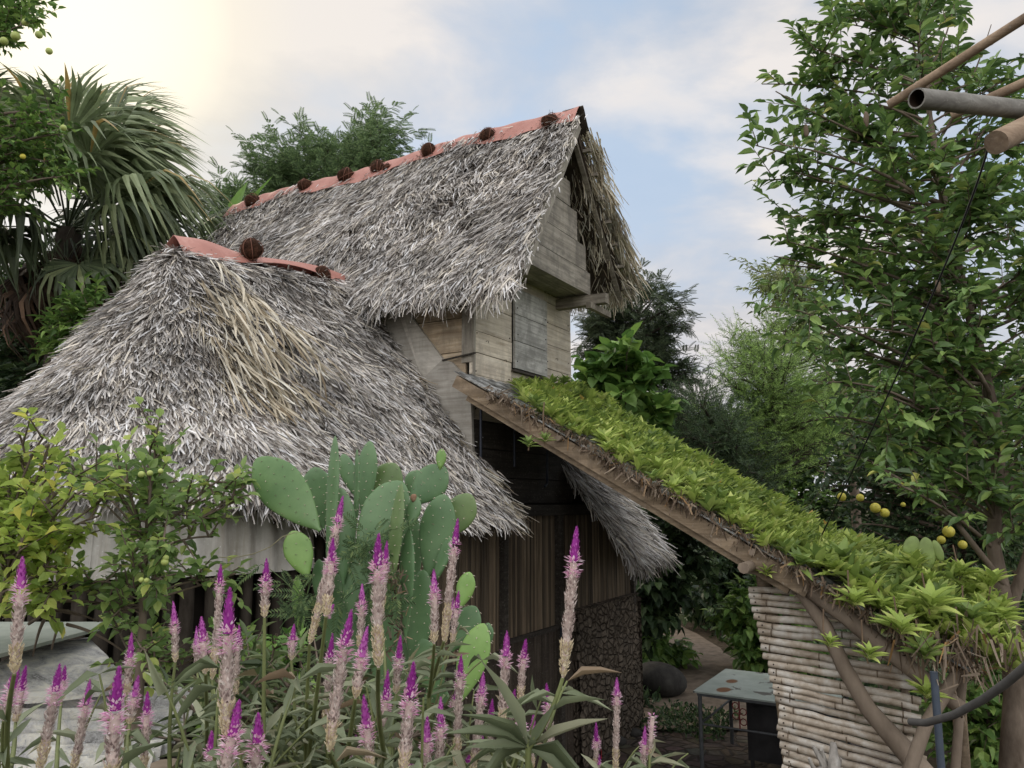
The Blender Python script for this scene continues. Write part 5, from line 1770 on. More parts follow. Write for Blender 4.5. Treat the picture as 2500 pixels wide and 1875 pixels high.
def build_back_trees():
    rng = np.random.default_rng(431)
    # feathery tree rising behind the main ridge
    poly = [(560, 500), (545, 440), (590, 370), (650, 330), (735, 320), (760, 350), (830, 330), (905, 270), (960, 262), (1010, 310), (1000, 370), (1045, 350), (1090, 420), (900, 560), (640, 640), (500, 620)]
    tips = poly_tips(poly, 100, 14.5, 17.5, rng)
    tree('feathery_tree', "feathery grey-green tree rising behind the main roof ridge", 'tree', up_from(800, 900, 16, (800, 650, 16), (790, 520, 16)), [.2, .18, .14, .05], tips, 432, PINN, 0.20, 0.26, G_feather,
         twigs=8, twig_len=.55, nleaf=7, ang=.7, inner=.5, branch_r=.03, bark=M_bark_d)
    poly = [(500, 560), (480, 500), (520, 455), (600, 470), (640, 560), (560, 640)]
    tree('feathery_tree', "small feathery tree low at the left end of the main ridge", 'tree', up_from(560, 900, 15, (560, 640, 15)), [.08, .07, .03], poly_tips(poly, 22, 14, 15.5, rng), 433, PINN, 0.20, 0.24, G_feather,
         twigs=8, twig_len=.5, nleaf=6, ang=.7, inner=.4, branch_r=.02, bark=M_bark_d)
    # dark feathery tree right of the gable
    poly = [(1395, 880), (1410, 780), (1440, 720), (1530, 690), (1580, 670), (1640, 720), (1700, 740), (1690, 790), (1640, 830), (1680, 870), (1720, 930), (1620, 960), (1450, 930)]
    tree('feathery_tree', "dark feathery tree right of the gable above the bright leafy shrub", 'tree', up_from(1540, 1050, 13.5, (1540, 870, 13.5), (1560, 760, 13.5)), [.14, .12, .09, .03], poly_tips(poly, 75, 12.6, 14.6, rng), 434, PINN, 0.17, 0.2,
         leaf_mat("dark_leaflet", [(0, (.035, .05, .03)), (.6, (.075, .105, .055)), (1, (.15, .185, .095))], .55, .25), twigs=8, twig_len=.42, nleaf=7, ang=.8, inner=.4, branch_r=.024, bark=M_bark_d)
    # bright large-leaved shrub behind the lean-to
    poly = [(1420, 900), (1425, 870), (1470, 850), (1560, 845), (1620, 890), (1635, 960), (1650, 1010), (1640, 1090), (1500, 1050), (1430, 960)]
    BIG = [t_leaf(.10, -.38, w1=.55, w2=.45), t_leaf(.16, -.5, w1=.58, w2=.48)]
    tree('leafy_shrub', "bright green large-leaved shrub growing just behind the lean-to roof", 'shrub', up_from(1530, 1120, 10.4, (1530, 980, 10.4)), [.05, .04, .02], poly_tips(poly, 34, 9.9, 10.9, rng), 435, BIG, 0.21, 0.16, G_bright,
         twigs=5, twig_len=.22, nleaf=4, ang=.7, inner=.5, branch_r=.014, flat=.5)
    # needle-leaved tree
    for i, (poly, Y0, Y1, n, tr_, lab) in enumerate((
        ([(1720, 1000), (1745, 905), (1800, 880), (1850, 860), (1900, 900), (1960, 850), (2010, 880), (2060, 960), (2060, 1130), (1950, 1160), (1850, 1200), (1700, 1130)], 11, 13.5, 120, [(1880, 1200, 12.2), (1880, 1000, 12.2), (1885, 830, 12.2)],
         "olive bristly-leaved tree with a pointed top in the middle of the right background"),
        ([(1600, 1040), (1640, 980), (1700, 960), (1790, 1040), (1860, 1180), (1880, 1330), (1700, 1300), (1560, 1180), (1560, 1090)], 10, 12.5, 112, [(1900, 1300, 11.6), (1740, 1100, 11.3)],
         "dark bristly shrub mass between the bright shrub and the pointed olive tree"))):
        tips = poly_tips(poly, n, Y0, Y1, rng)
        if i == 0:
            tips = np.vstack([tips, [at(x, y, 12.2) for x, y in ((1888, 800), (1885, 840), (1890, 870), (1850, 880), (1830, 860), (1960, 850), (1780, 890))]])
        tree('bristly_tree', lab, 'tree', up_from(*tr_[0], *tr_[1:]), [.12, .1, .06, .03][:len(tr_) + 1], tips, 440 + i, SHOOT, 0.30, 0.30, [G_olive, G_shade][i], twigs=7, twig_len=.5, nleaf=3, ang=.55, up=.6, inner=.3, branch_r=.02, bark=M_bark_d)
    # airy light tree against the sky
    poly = [(1815, 650), (1830, 630), (1880, 660), (1900, 620), (1960, 640), (2010, 700), (2040, 850), (1960, 830), (1890, 740), (1850, 700)]
    poly2 = [(1825, 820), (1870, 800), (1950, 800), (1980, 840), (1890, 835)]
    tips = np.vstack([poly_tips(poly, 26, 12.5, 14, rng), poly_tips(poly2, 7, 12.8, 13.4, rng)])
    tree('airy_tree', "airy pale green tree showing against the sky left of the glossy tree", 'tree', up_from(2080, 1100, 13.3, (2050, 900, 13.3), (1960, 730, 13.3)), [.09, .07, .05, .02], tips, 445, t_leaf(.05, -.4, w1=.22, w2=.16), 0.13, 0.09, G_light,
         twigs=9, twig_len=.45, nleaf=8, ang=.5, inner=.45, branch_r=.014)
    # dark broadleaf shrubs that close the yard
    spec = [([(1480, 1240), (1560, 1160), (1660, 1230), (1720, 1340), (1700, 1480), (1600, 1500), (1530, 1560), (1500, 1400)], 11.3, 12.6, 62, (1590, 1500), "shaded broad-leaved shrub beyond the right end of the hut"),
            ([(1660, 1250), (1760, 1280), (1860, 1380), (1870, 1560), (1800, 1560), (1700, 1500), (1650, 1380)], 15, 17.5, 66, (1780, 1500), "shaded shrub closing the end of the earth path"),
            ([(1760, 1480), (1860, 1440), (1960, 1500), (1980, 1640), (1860, 1640), (1780, 1600)], 11, 12.5, 40, (1870, 1600), "low green shrub on the right of the path behind the table"),
            ([(1545, 1540), (1620, 1520), (1650, 1600), (1640, 1650), (1540, 1660)], 11.8, 13.0, 16, (1590, 1640), "yellowish low seedling shrub left of the path"),
            ([(1330, 1250), (1480, 1260), (1500, 1500), (1360, 1500)], 15, 17, 30, (1420, 1480), "dark shrub far behind the right end of the hut")]
    for i, (poly, Y0, Y1, n, c, lab) in enumerate(spec):
        Y = (Y0 + Y1) / 2; g0 = at(*c, Y)
        g0[2] = max(g0[2], .5)
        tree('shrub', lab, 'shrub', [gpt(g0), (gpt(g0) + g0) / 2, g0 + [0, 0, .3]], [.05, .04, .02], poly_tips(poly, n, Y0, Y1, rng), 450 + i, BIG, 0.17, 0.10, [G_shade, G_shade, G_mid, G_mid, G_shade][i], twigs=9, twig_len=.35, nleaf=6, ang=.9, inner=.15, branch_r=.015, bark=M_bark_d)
    # line of taller trees far behind, closing the horizon
    far = [(1250, 880, 24, "round-crowned tree far behind the tower"), (1500, 960, 26, "far dark tree behind the dark feathery tree"), (1690, 1010, 24, "far tree behind the bristly shrub"), (1900, 1000, 27, "far tree behind the pointed olive tree"),
           (2120, 900, 25, "far tree seen through the glossy tree's left half"), (2350, 860, 27, "far tree seen through the glossy tree's right half"), (2560, 800, 24, "far tree at the right edge behind the glossy tree"),
           (2780, 900, 26, "far tree just past the right edge"), (420, 700, 22, "far tree behind the fan palm's right side"), (120, 640, 23, "far tree behind the fan palm"), (-200, 640, 22, "far tree past the left edge behind the palm")]
    Tl = t_leaf(.1, -.2)
    for i, (px, py, Y, lab) in enumerate(far):
        if px in (1250, 420):
            continue
        r2 = np.random.default_rng(470 + i)
        c = at(px, py, Y); hh = c[2]
        n = 60
        tips = np.stack([c[0] + r2.normal(0, 1.5, n), c[1] + r2.normal(0, 1.1, n), r2.uniform(0.4, hh - .2, n)], -1)
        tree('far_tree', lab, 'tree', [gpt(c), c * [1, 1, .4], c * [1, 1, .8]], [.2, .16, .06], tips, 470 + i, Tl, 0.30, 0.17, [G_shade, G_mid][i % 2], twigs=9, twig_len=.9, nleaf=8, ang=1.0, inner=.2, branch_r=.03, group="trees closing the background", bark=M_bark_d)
    # low plants along the path: ground cover
    r3 = np.random.default_rng(490); g = Geo(); n = 5200
    X = np.concatenate([r3.uniform(1.3, 2.2, n // 2), r3.uniform(3.7, 6.5, n // 2)]); Y = r3.uniform(9.8, 18, n)
    k = np.abs(X - np.interp(Y, [9, 12.6, 17, 20], [2.2, 2.95, 2.8, 2.2])) > 0.62
    X, Y = X[k], Y[k]
    P = np.stack([X, Y, ground_h(X, Y) + r3.uniform(0, .16, len(X))], -1)
    g.scatter(LEAF, P, frame(r3.normal(0, 1, P.shape) + [0, 0, .9], r3.normal(0, 1, P.shape)), np.tile([.05, .11, .1], (len(P), 1)) * r3.uniform(.6, 1.3, (len(P), 1)))
    solo('undergrowth', g, G_shade, label="low green weeds along both sides of the earth path", cat="undergrowth", kind='stuff')
    r3 = np.random.default_rng(491); g = Geo(); n = 900
    ab = np.stack([r3.uniform(3.2, 4.2, n), r3.uniform(-1.0, -.1, n)], -1)
    P = H(ab[:, 0], ab[:, 1], r3.uniform(0, .12, n))
    g.scatter(LEAF, P, frame(r3.normal(0, 1, P.shape) + [0, 0, .8], r3.normal(0, 1, P.shape)), np.tile([.03, .06, .06], (n, 1)))
    solo('weeds', g, G_shade, label="small dark weeds at the foot of the rubble plinth", cat="weeds", kind='stuff')
    # lower right greenery
    poly = [(2300, 1640), (2420, 1600), (2560, 1650), (2560, 1900), (2320, 1900)]
    tree('shrub', "low green shrub behind the pipe at the lower right corner", 'shrub', [gpt(at(2420, 1850, 7.0)), at(2420, 1850, 7.0)], [.03, .02], poly_tips(poly, 46, 6.4, 7.6, rng), 480, BIG, 0.11, 0.07, G_mid, twigs=8, twig_len=.3, nleaf=6, ang=1., inner=.2)


# ---- fan palm
def fan(rng, R=0.85, nseg=30, spread=235, droop=0.35, petiole=1.0):
    """palm leaf: petiole along +y, pleated fan at its end; +z is the upper side"""
    g = Geo(); st = Geo()
    st.tube([(0, 0, 0), (0, petiole * .5, 0.03), (0, petiole, 0)], [.014, .011, .009], 6)
    for k in range(nseg):
        a = radians(-spread / 2 + spread * k / (nseg - 1)); L = R * (1 - .18 * (abs(a) / 2.05) ** 2) * rng.uniform(.92, 1.08)
        d = np.array([sin(a), cos(a), 0]); sx = np.array([cos(a), -sin(a), 0])
        dr = droop * rng.uniform(.5, 1.7); bend = rng.normal(0, .05)
        V = []; st_t = [0.03, .25, .5, .7, .88, 1.0]
        for t in st_t:
            w = (radians(spread) / nseg * t * R * .52) if t <= .5 else radians(spread) / nseg * .5 * R * .52 * (1 - ((t - .5) / .5) ** 1.3)
            fall = -dr * max(0, t - .45) ** 1.7 * 1.9 * R
            rad_ = L * t - max(0, t - .6) * dr * L * .5
            p = np.array([0, petiole, 0]) + d * rad_ + np.array([0, 0, fall + .04 * R * t]) + sx * bend * t * t
            up_ = .35 * w
            V += [p - sx * w, p + [0, 0, up_], p + sx * w]
        F = []
        for i in range(len(st_t) - 1):
            b = 3 * i
            F += [(b, b + 1, b + 4, b + 3), (b + 1, b + 2, b + 5, b + 4)]
        g.add(V, F, 0)
    return g, st


def build_palm():
    rng = np.random.default_rng(501)
    M_fan = leaf_mat("fan_leaf", [(0.0, (0.12, 0.155, 0.075)), (0.5, (0.22, 0.28, 0.14)), (0.85, (0.35, 0.41, 0.23)), (0.95, (0.33, 0.29, 0.11)), (1.0, (0.40, 0.27, 0.09))], 0.45, 0.3, 0.4)
    M_fand = leaf_mat("shaded_fan_leaf", [(0.0, (0.05, 0.07, 0.035)), (0.6, (0.12, 0.155, 0.075)), (1.0, (0.21, 0.24, 0.11))], 0.5, 0.25, 0.4)  # darker copy of the fan leaf, shade put into its colour
    M_dry = leaf_mat("dry_fan_leaf", [(0.0, (0.025, 0.016, 0.011)), (0.6, (0.07, 0.045, 0.03)), (1.0, (0.16, 0.10, 0.065))], 0.8, 0.1, 0.2)
    M_pet = plain_mat("petiole", (0.035, 0.05, 0.02), 0.5, 0.3)
    kinds = []
    for k in range(5):
        g, st = fan(rng, 0.85 + .08 * k / 4, 30, 215 + 12 * k, (.30, .45, .6, .8, 1.0)[k], 1.0)
        m1 = g.mesh('frond'); m2 = st.mesh('leaf_stalk'); m2.materials.append(M_pet); kinds.append((m1, m2))

    def palm(label, crown, base, fr, tr_r, group="fan palms at the left"):
        T = Thing('fan_palm', label, 'palm tree', base, 'w', group)
        mid = (base + crown) / 2
        T.part('trunk', Geo().tube([base, mid + [.05, 0, 0], crown], tr_r, 12, jit=.08, rng=rng), M_bark_d)
        for (az, el, pet, kd, roll, mt, sc) in fr:
            d = np.array([cos(el) * sin(az), cos(el) * cos(az), sin(el)])
            d2 = d
            R = frame(d2[None], np.array([[0, 0, 1.0]]) + np.array([[roll, -.4, 0]]))[0]
            m1, m2 = kinds[kd]
            key = m1.name + mt.name
            me = bpy.data.meshes.get(key)
            if me is None:
                me = m1.copy(); me.name = key; me.materials.append(mt)
            import mathutils
            M = mathutils.Matrix([[*(R[i] * sc), 0] for i in range(3)] + [[0, 0, 0, 1]])
            M.translation = mathutils.Vector(crown + d * (pet - 1.0 * sc) - T.org)
            f = bpy.data.objects.new('frond', me); COL.objects.link(f); f.parent = T.o; f.matrix_local = M
            s = bpy.data.objects.new('leaf_stalk', m2); COL.objects.link(s); s.parent = f
        return T
    C = at(165, 560, 8.6); base = gpt(C)
    fr = []
    # (azimuth from +Y to +X, elevation, petiole length, kind, roll, material, scale)
    spec = [(95, 42, 1.15, 3, .3), (80, 30, 1.05, 4, .2), (110, 20, 1.10, 4, .3), (70, 60, 1.25, 2, .2), (100, 62, 1.35, 2, 0), (60, 78, 1.4, 1, 0), (-60, 74, 1.45, 1, 0), (-90, 58, 1.3, 2, -.2),
            (-100, 36, 1.2, 3, -.3), (150, 55, 1.1, 2, .2), (170, 72, 1.2, 1, 0), (200, 58, 1.15, 2, -.1), (135, 30, 1.0, 4, .2), (160, 18, .95, 4, 0), (190, 30, 1.05, 3, 0), (215, 22, 1.0, 4, -.2), (0, 60, 1.2, 1, 0),
            (85, 8, .85, 4, .2), (120, 2, 1.0, 4, .1), (-110, 10, 1.1, 4, 0), (180, 0, .9, 4, 0), (105, 50, .9, 3, .1), (140, 68, .8, 2, .1), (90, 72, .95, 1, 0)]
    for (az, el, pet, kd, roll) in spec:
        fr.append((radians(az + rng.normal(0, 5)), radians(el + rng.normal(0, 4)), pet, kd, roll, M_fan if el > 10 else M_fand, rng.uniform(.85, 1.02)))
    for az, el, pet, rr_ in ((88, 30, .95, .2), (98, 16, 1.0, .2), (75, 50, 1.15, .3), (110, 46, 1.0, .1), (92, 55, 1.15, 0), (82, 62, 1.35, 0), (100, 70, 1.4, 0), (-70, 60, 1.4, 0)):
        fr.append((radians(az), radians(el), pet, 4, rr_, M_fan, .85))
    for k in range(9):
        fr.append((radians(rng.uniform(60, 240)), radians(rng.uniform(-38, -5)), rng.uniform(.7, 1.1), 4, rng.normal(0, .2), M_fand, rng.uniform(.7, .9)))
    for k in range(11):
        fr.append((radians(rng.uniform(70, 250)), radians(rng.uniform(-82, -50)), rng.uniform(.6, 1.2), 4, rng.normal(0, .3), M_dry, rng.uniform(.7, .9)))
    palm("tall fan palm with drooping grey-green fronds at the upper left", C, base, fr, [.2, .17, .13])
    C2 = at(330, 640, 9.6); fr = []
    for (az, el, pet, kd, roll) in ((85, 34, 1.05, 3, .2), (100, 14, .95, 3, .1), (60, 58, 1.0, 2, 0), (120, 48, .8, 3, 0), (150, 20, .7, 4, 0), (-80, 40, .9, 3, 0), (180, 50, .8, 2, 0), (95, -8, .9, 4, 0)):
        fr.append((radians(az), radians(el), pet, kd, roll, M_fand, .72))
    palm("smaller shaded fan palm between the tall one and the short roof ridge", C2, gpt(C2), fr, [.14, .12, .09])
    C3 = at(-60, 480, 9.4); fr = []
    for k in range(13):
        fr.append((radians(rng.uniform(40, 300)), radians(rng.uniform(-15, 80)), rng.uniform(.8, 1.3), int(rng.integers(1, 5)), 0, M_fand, .9))
    palm("fan palm half cut off by the left edge", C3, gpt(C3), fr, [.2, .17, .13])
    # citrus branches in front of the palm at the very left
    poly = [(-60, 300), (20, 270), (110, 260), (185, 290), (175, 330), (120, 340), (180, 400), (170, 440), (90, 440), (60, 500), (-60, 560)]
    poly2 = [(-60, -40), (60, -40), (70, 40), (100, 60), (60, 90), (-60, 110)]
    tips = np.vstack([poly_tips(poly, 34, 6.6, 7.6, rng), poly_tips(poly2, 16, 6.6, 7.4, rng)])
    o, P = tree('citrus_tree', "citrus tree with green fruit hanging in from the left edge before the palm", 'tree', [gpt(at(-230, 900, 7)), at(-230, 900, 7), at(-190, 500, 7), at(-150, 200, 7), at(-120, 50, 7)], [.09, .08, .06, .05, .03], tips, 502,
                [t_leaf(.12, -.15), t_leaf(.2, -.3)], 0.085, 0.046, G_mid, twigs=7, twig_len=.26, nleaf=8, ang=.8, inner=.6)
    for x, y, r, m in ((62, 55, 12, M_lime), (38, 88, 15, M_lime), (120, 125, 11, M_lime), (95, 85, 12, M_lime), (56, 382, 9, M_fruit), (155, 312, 10, M_lime), (10, 100, 13, M_lime)):
        o.part('fruit', Geo().sphere(at(x, y, 6.7), 0.8 * r / FPX * 6.7, 12, 8), m)
    # broad-leaved undergrowth left of the lower roof
    BIG = [t_leaf(.10, -.38, w1=.45, w2=.3), t_leaf(.16, -.3, w1=.4, w2=.3)]
    poly = [(140, 760), (230, 690), (300, 700), (250, 800), (160, 870), (130, 850)]
    tree('vine_shrub', "green leafy creeper at the foot of the palm beside the lower thatch", 'shrub', [gpt(at(180, 900, 7.6)), at(180, 900, 7.6)], [.04, .02], poly_tips(poly, 26, 7.3, 7.9, rng), 503, BIG, .11, .06, G_mid, twigs=7, twig_len=.25, nleaf=6, ang=1., inner=.3)
    poly = [(-80, 640), (300, 560), (480, 600), (430, 700), (200, 900), (0, 1100), (-80, 1100)]
    tree('shrub', "dark shrub mass behind the palm trunks at the left", 'shrub', [gpt(at(150, 900, 11)), at(150, 900, 11)], [.06, .03], poly_tips(poly, 90, 10.4, 12, rng), 504, BIG, .2, .1, G_shade, twigs=9, twig_len=.5, nleaf=6, ang=1., inner=.2, bark=M_bark_d)
    # strap leaf rising behind the left end of the main ridge
    g = Geo()
    for (x0, y0, x1, y1, w) in ((555, 540, 602, 440, .05), (590, 520, 665, 425, .02), (600, 520, 690, 455, .02), (560, 560, 640, 480, .04)):
        a, b2 = at(x0, y0, 11.5), at(x1, y1, 11.4); d = b2 - a
        g.scatter(LANCE, a[None], frame(d[None], np.array([[0, -1.0, .2]])), np.array([[w * 4, np.linalg.norm(d), .2]]))
    solo('strap_leaf_plant', g, G_bright, label="bright strap-shaped leaves poking up behind the left end of the main ridge", cat='plant', origin=gpt(at(580, 700, 11.5)))


build_right_tree()
build_back_trees()
build_palm()
# ------------------------------------------------------------------ prickly pear
M_pad = None


def build_cactus():
    def padmat(name, c1, c2):
        b = MB(name); v = b.coord(); n = b.noise(v, 7, 5, .6); big = b.noise(v, 2.2, 3)
        c = b.ramp(n, [(.3, c1), (.7, c2)])
        c = b.mix(b.ramp(big, [(.5, 0.), (.75, .3)]), c, (.22, .28, .17))
        sc_ = b.noise(v, 26, 4, .6); c = b.mix(b.ramp(sc_, [(.68, 0.), (.73, .6)]), c, (.26, .22, .13))
        return b.finish(c, .42, b.bump(n, .15, .004), spec=.45)
    dark = padmat("cactus_skin", (.075, .15, .062), (.13, .225, .10))
    lite = padmat("cactus_skin_young", (.14, .26, .06), (.24, .38, .11))
    olive = padmat("cactus_skin_olive", (.09, .15, .05), (.16, .23, .085))
    spine = plain_mat("areole", (.42, .38, .28), .8, .2)
    rng = np.random.default_rng(601)
    base = at(900, 1700, 3.15); base[2] = ground_h(base[0], base[1])
    T = Thing('prickly_pear', "big prickly pear of broad green pads before the rounded thatch", 'cactus', base, 'w')
    Md = {'m': padmat('cactus_skin_mid', (.09, .18, .06), (.16, .27, .10)), 'd': dark, 'l': lite, 'o': olive}

    def pad(bp, tp, wpx, Y, yaw=0., m='d', lean=0., th=.011, fat=1.4):
        a, e = at(*bp, Y), at(*tp, Y + lean)
        ax = e - a; L = np.linalg.norm(ax); y = ax / L
        tocam = nrm(np.array([0, 0, CAM_Z]) - (a + e) / 2); z = nrm(tocam - y * (tocam @ y)); x = np.cross(y, z)
        c, s = cos(yaw), sin(yaw); x, z = x * c + z * s, z * c - x * s
        W = wpx / FPX * Y / 2 * .9
        ts = np.concatenate([[0], np.linspace(.03, .94, 14), [.98, 1.0]])
        nn = 22; ph = np.linspace(0, 2 * pi, nn, endpoint=False); rows = []
        b1, b2 = rng.normal(0, .05, 2)
        for t in ts:
            w = W * (np.sin(pi * min(t ** fat, 1.0) ** 1.0) ** .60 if 0 < t < 1 else 0) + (W * .10 if t == 0 else 0)
            thk = th * (1 - .35 * t) * (min(1, (1 - t) * 6) ** .5) + .0005
            wv = 1 + .015 * np.sin(ph * 5 + t * 20)
            P = a + y * (L * t) + np.cos(ph)[:, None] * x * w * wv[:, None] + np.sin(ph)[:, None] * z * min(thk, w + .002)
            P = P + z * (b1 * L * t * t * .5) + z * (np.cos(ph) ** 2 * w * b2)[:, None]
            rows.append(P)
        g = Geo().grid(np.array(rows), 0, True, closed=True)
        # areoles on both faces and the rim
        A = []
        for i, t in enumerate(np.linspace(.12, .93, max(4, int(L / .036)))):
            w = W * np.sin(pi * t ** fat) ** .60
            for s_ in (1, -1):
                for q in np.arange(-w + .012 * (i % 2), w, .042):
                    A.append((a + y * L * t + x * q + z * s_ * (th * (1 - .35 * t) * sqrt(max(0, 1 - (q / max(w, .001)) ** 2)) + .001) + z * (b1 * L * t * t * .5 + (q / max(w, .001)) ** 2 * w * b2), z * s_))
            for s_ in (1, -1):
                A.append((a + y * L * t + x * s_ * w * 1.005 + z * (b1 * L * t * t * .5 + w * b2), x * s_))
        P = np.array([p for p, _ in A]); N = nrm(np.array([n_ for _, n_ in A]) + rng.normal(0, .25, (len(A), 3)))
        tv = np.array([(-.5, 0, 0), (.5, 0, 0), (0, 0, .5), (0, 1, 0)], float); tf = np.array([(0, 1, 3), (1, 2, 3), (2, 0, 3)])
        g.scatter((tv, tf), P, frame(N, y), np.tile([.006, .0085, .006], (len(P), 1)), 1)
        return T.part('pad', g, [Md[m], spine])
    # (base, tip, width, Y, yaw, material)
    pads = [((782, 1296), (626, 1120), 124, 3.05, .1, 'm'), ((800, 1385), (826, 1064), 50, 3.05, .9, 'd'), ((790, 1290), (768, 1140), 92, 3.3, .3, 'd'),
            ((886, 1262), (905, 1076), 66, 3.25, .6, 'd'), ((868, 1290), (876, 1096), 24, 3.15, 1.1, 'd'), ((866, 1210), (835, 1108), 46, 3.3, .4, 'd'), ((872, 1360), (982, 1175), 122, 3.05, .25, 'd'),
            ((898, 1250), (968, 1132), 96, 3.28, .3, 'o'), ((948, 1480), (976, 1178), 56, 2.98, .9, 'o'), ((1000, 1215), (1022, 1148), 60, 3.35, .3, 'd'), ((1000, 1235), (1088, 1140), 92, 3.25, .2, 'd'),
            ((1000, 1292), (1018, 1212), 44, 3.0, .5, 'd'), ((1042, 1412), (1085, 1206), 96, 3.12, .2, 'd'), ((1088, 1318), (1150, 1206), 82, 3.18, .1, 'o'), ((752, 1412), (712, 1296), 76, 3.05, .1, 'l'),
            ((1074, 1148), (1079, 1096), 28, 3.24, .1, 'l'), ((1122, 1488), (1147, 1396), 50, 3.02, .2, 'l'), ((1062, 1420), (1098, 1310), 46, 3.05, .8, 'd'), ((990, 1560), (995, 1288), 52, 3.0, .7, 'd'),
            ((1010, 1640), (1035, 1390), 82, 3.1, .3, 'd'), ((1118, 1722), (1178, 1522), 84, 2.95, .3, 'l'), ((1105, 1590), (1162, 1480), 76, 3.15, .3, 'd'), ((1075, 1720), (1030, 1560), 80, 3.05, .3, 'd'),
            ((735, 1560), (728, 1405), 40, 3.1, .6, 'l'), ((790, 1500), (778, 1365), 48, 3.12, .5, 'd'), ((862, 1520), (885, 1340), 92, 3.12, .2, 'd'), ((925, 1600), (945, 1380), 88, 3.15, .2, 'd'),
            ((838, 1425), (830, 1190), 78, 3.1, .2, 'd'), ((830, 1660), (822, 1400), 96, 3.2, .3, 'd'), ((950, 1770), (955, 1520), 100, 3.15, .2, 'd'), ((880, 1700), (870, 1480), 90, 3.2, .2, 'd'),
            ((1060, 1840), (1070, 1660), 80, 3.15, .3, 'd'), ((1185, 1590), (1192, 1520), 36, 3.1, .3, 'd'), ((1010, 1460), (1000, 1240), 60, 3.3, .2, 'd'), ((930, 1360), (935, 1190), 90, 3.35, .2, 'd')]
    for bp, tp, w, Y, yaw, m in pads:
        pad(bp, tp, w, Y, yaw, m)
    T.part('stem', Geo().tube([base, base + [0, 0, .35], at(930, 1760, 3.2), at(930, 1600, 3.25)], [.09, .08, .075, .05], 12, jit=.06, rng=rng), bark_mat("corky_stem", (.06, .07, .04), (.16, .17, .10), 10))
    T.part('flower_bud', Geo().sphere(at(1010, 1215, 3.0), (.013, .013, .015), 10, 8, amp=.2, rng=rng), plain_mat("withered_bloom", (.22, .13, .08), .8))
    # dry litter caught between the pads
    g = Geo(); n = 130
    P = np.array([at(rng.normal(965, 14), rng.uniform(1380, 1600), 2.95 + rng.normal(0, .03)) for _ in range(n)])
    g.scatter(BLADES[3], P, frame(rng.normal(0, 1, (n, 3)) * [.5, .5, 1], rng.normal(0, 1, (n, 3))), np.tile([.008, .035, .035], (n, 1)) * rng.uniform(.5, 1.3, (n, 1)))
    solo('dry_litter', g, M_dead, label="brown dry litter caught between the middle cactus pads", cat='litter', kind='stuff')
    # small ferny creeper on the cactus
    frng = np.random.default_rng(602)
    M_fern = leaf_mat("fern_leaflet", [(0, (.045, .085, .035)), (.6, (.095, .15, .06)), (1, (.18, .24, .09))], .6, .3)
    for k, (cx, cy, Y, n, sp, lab) in enumerate(((888, 1340, 2.93, 16, 42, "ferny creeper hanging over the middle of the prickly pear"), (745, 1475, 2.85, 22, 55, "ferny weed at the left foot of the prickly pear"), (900, 1430, 2.9, 18, 40, "ferny tangle low in the middle of the prickly pear"))):
        g = Geo(); n = int(n * 1.3)
        P = np.array([at(cx + frng.normal(0, sp * .8), cy + frng.normal(0, sp * .9), Y + frng.normal(0, .04)) for _ in range(n)])
        D = frng.normal(0, 1, (n, 3)) * [1, .4, .7] + [0, -.2, -.25]
        g.scatter(PINN, P, frame(D, np.array([0, -1.0, .6]) + frng.normal(0, .3, (n, 3))), np.tile([.075, .085, .085], (n, 1)) * frng.uniform(.7, 1.2, (n, 1)))
        root = at(cx, cy, Y + .02)
        for j in range(n):
            g.tube(bez(root, (root + P[j]) / 2 + [0, 0, .03], P[j], 5), .0016, 3, m=0, cap=False)
        solo('fern', g, M_fern, label=lab, cat='fern', origin=root)


build_cactus()


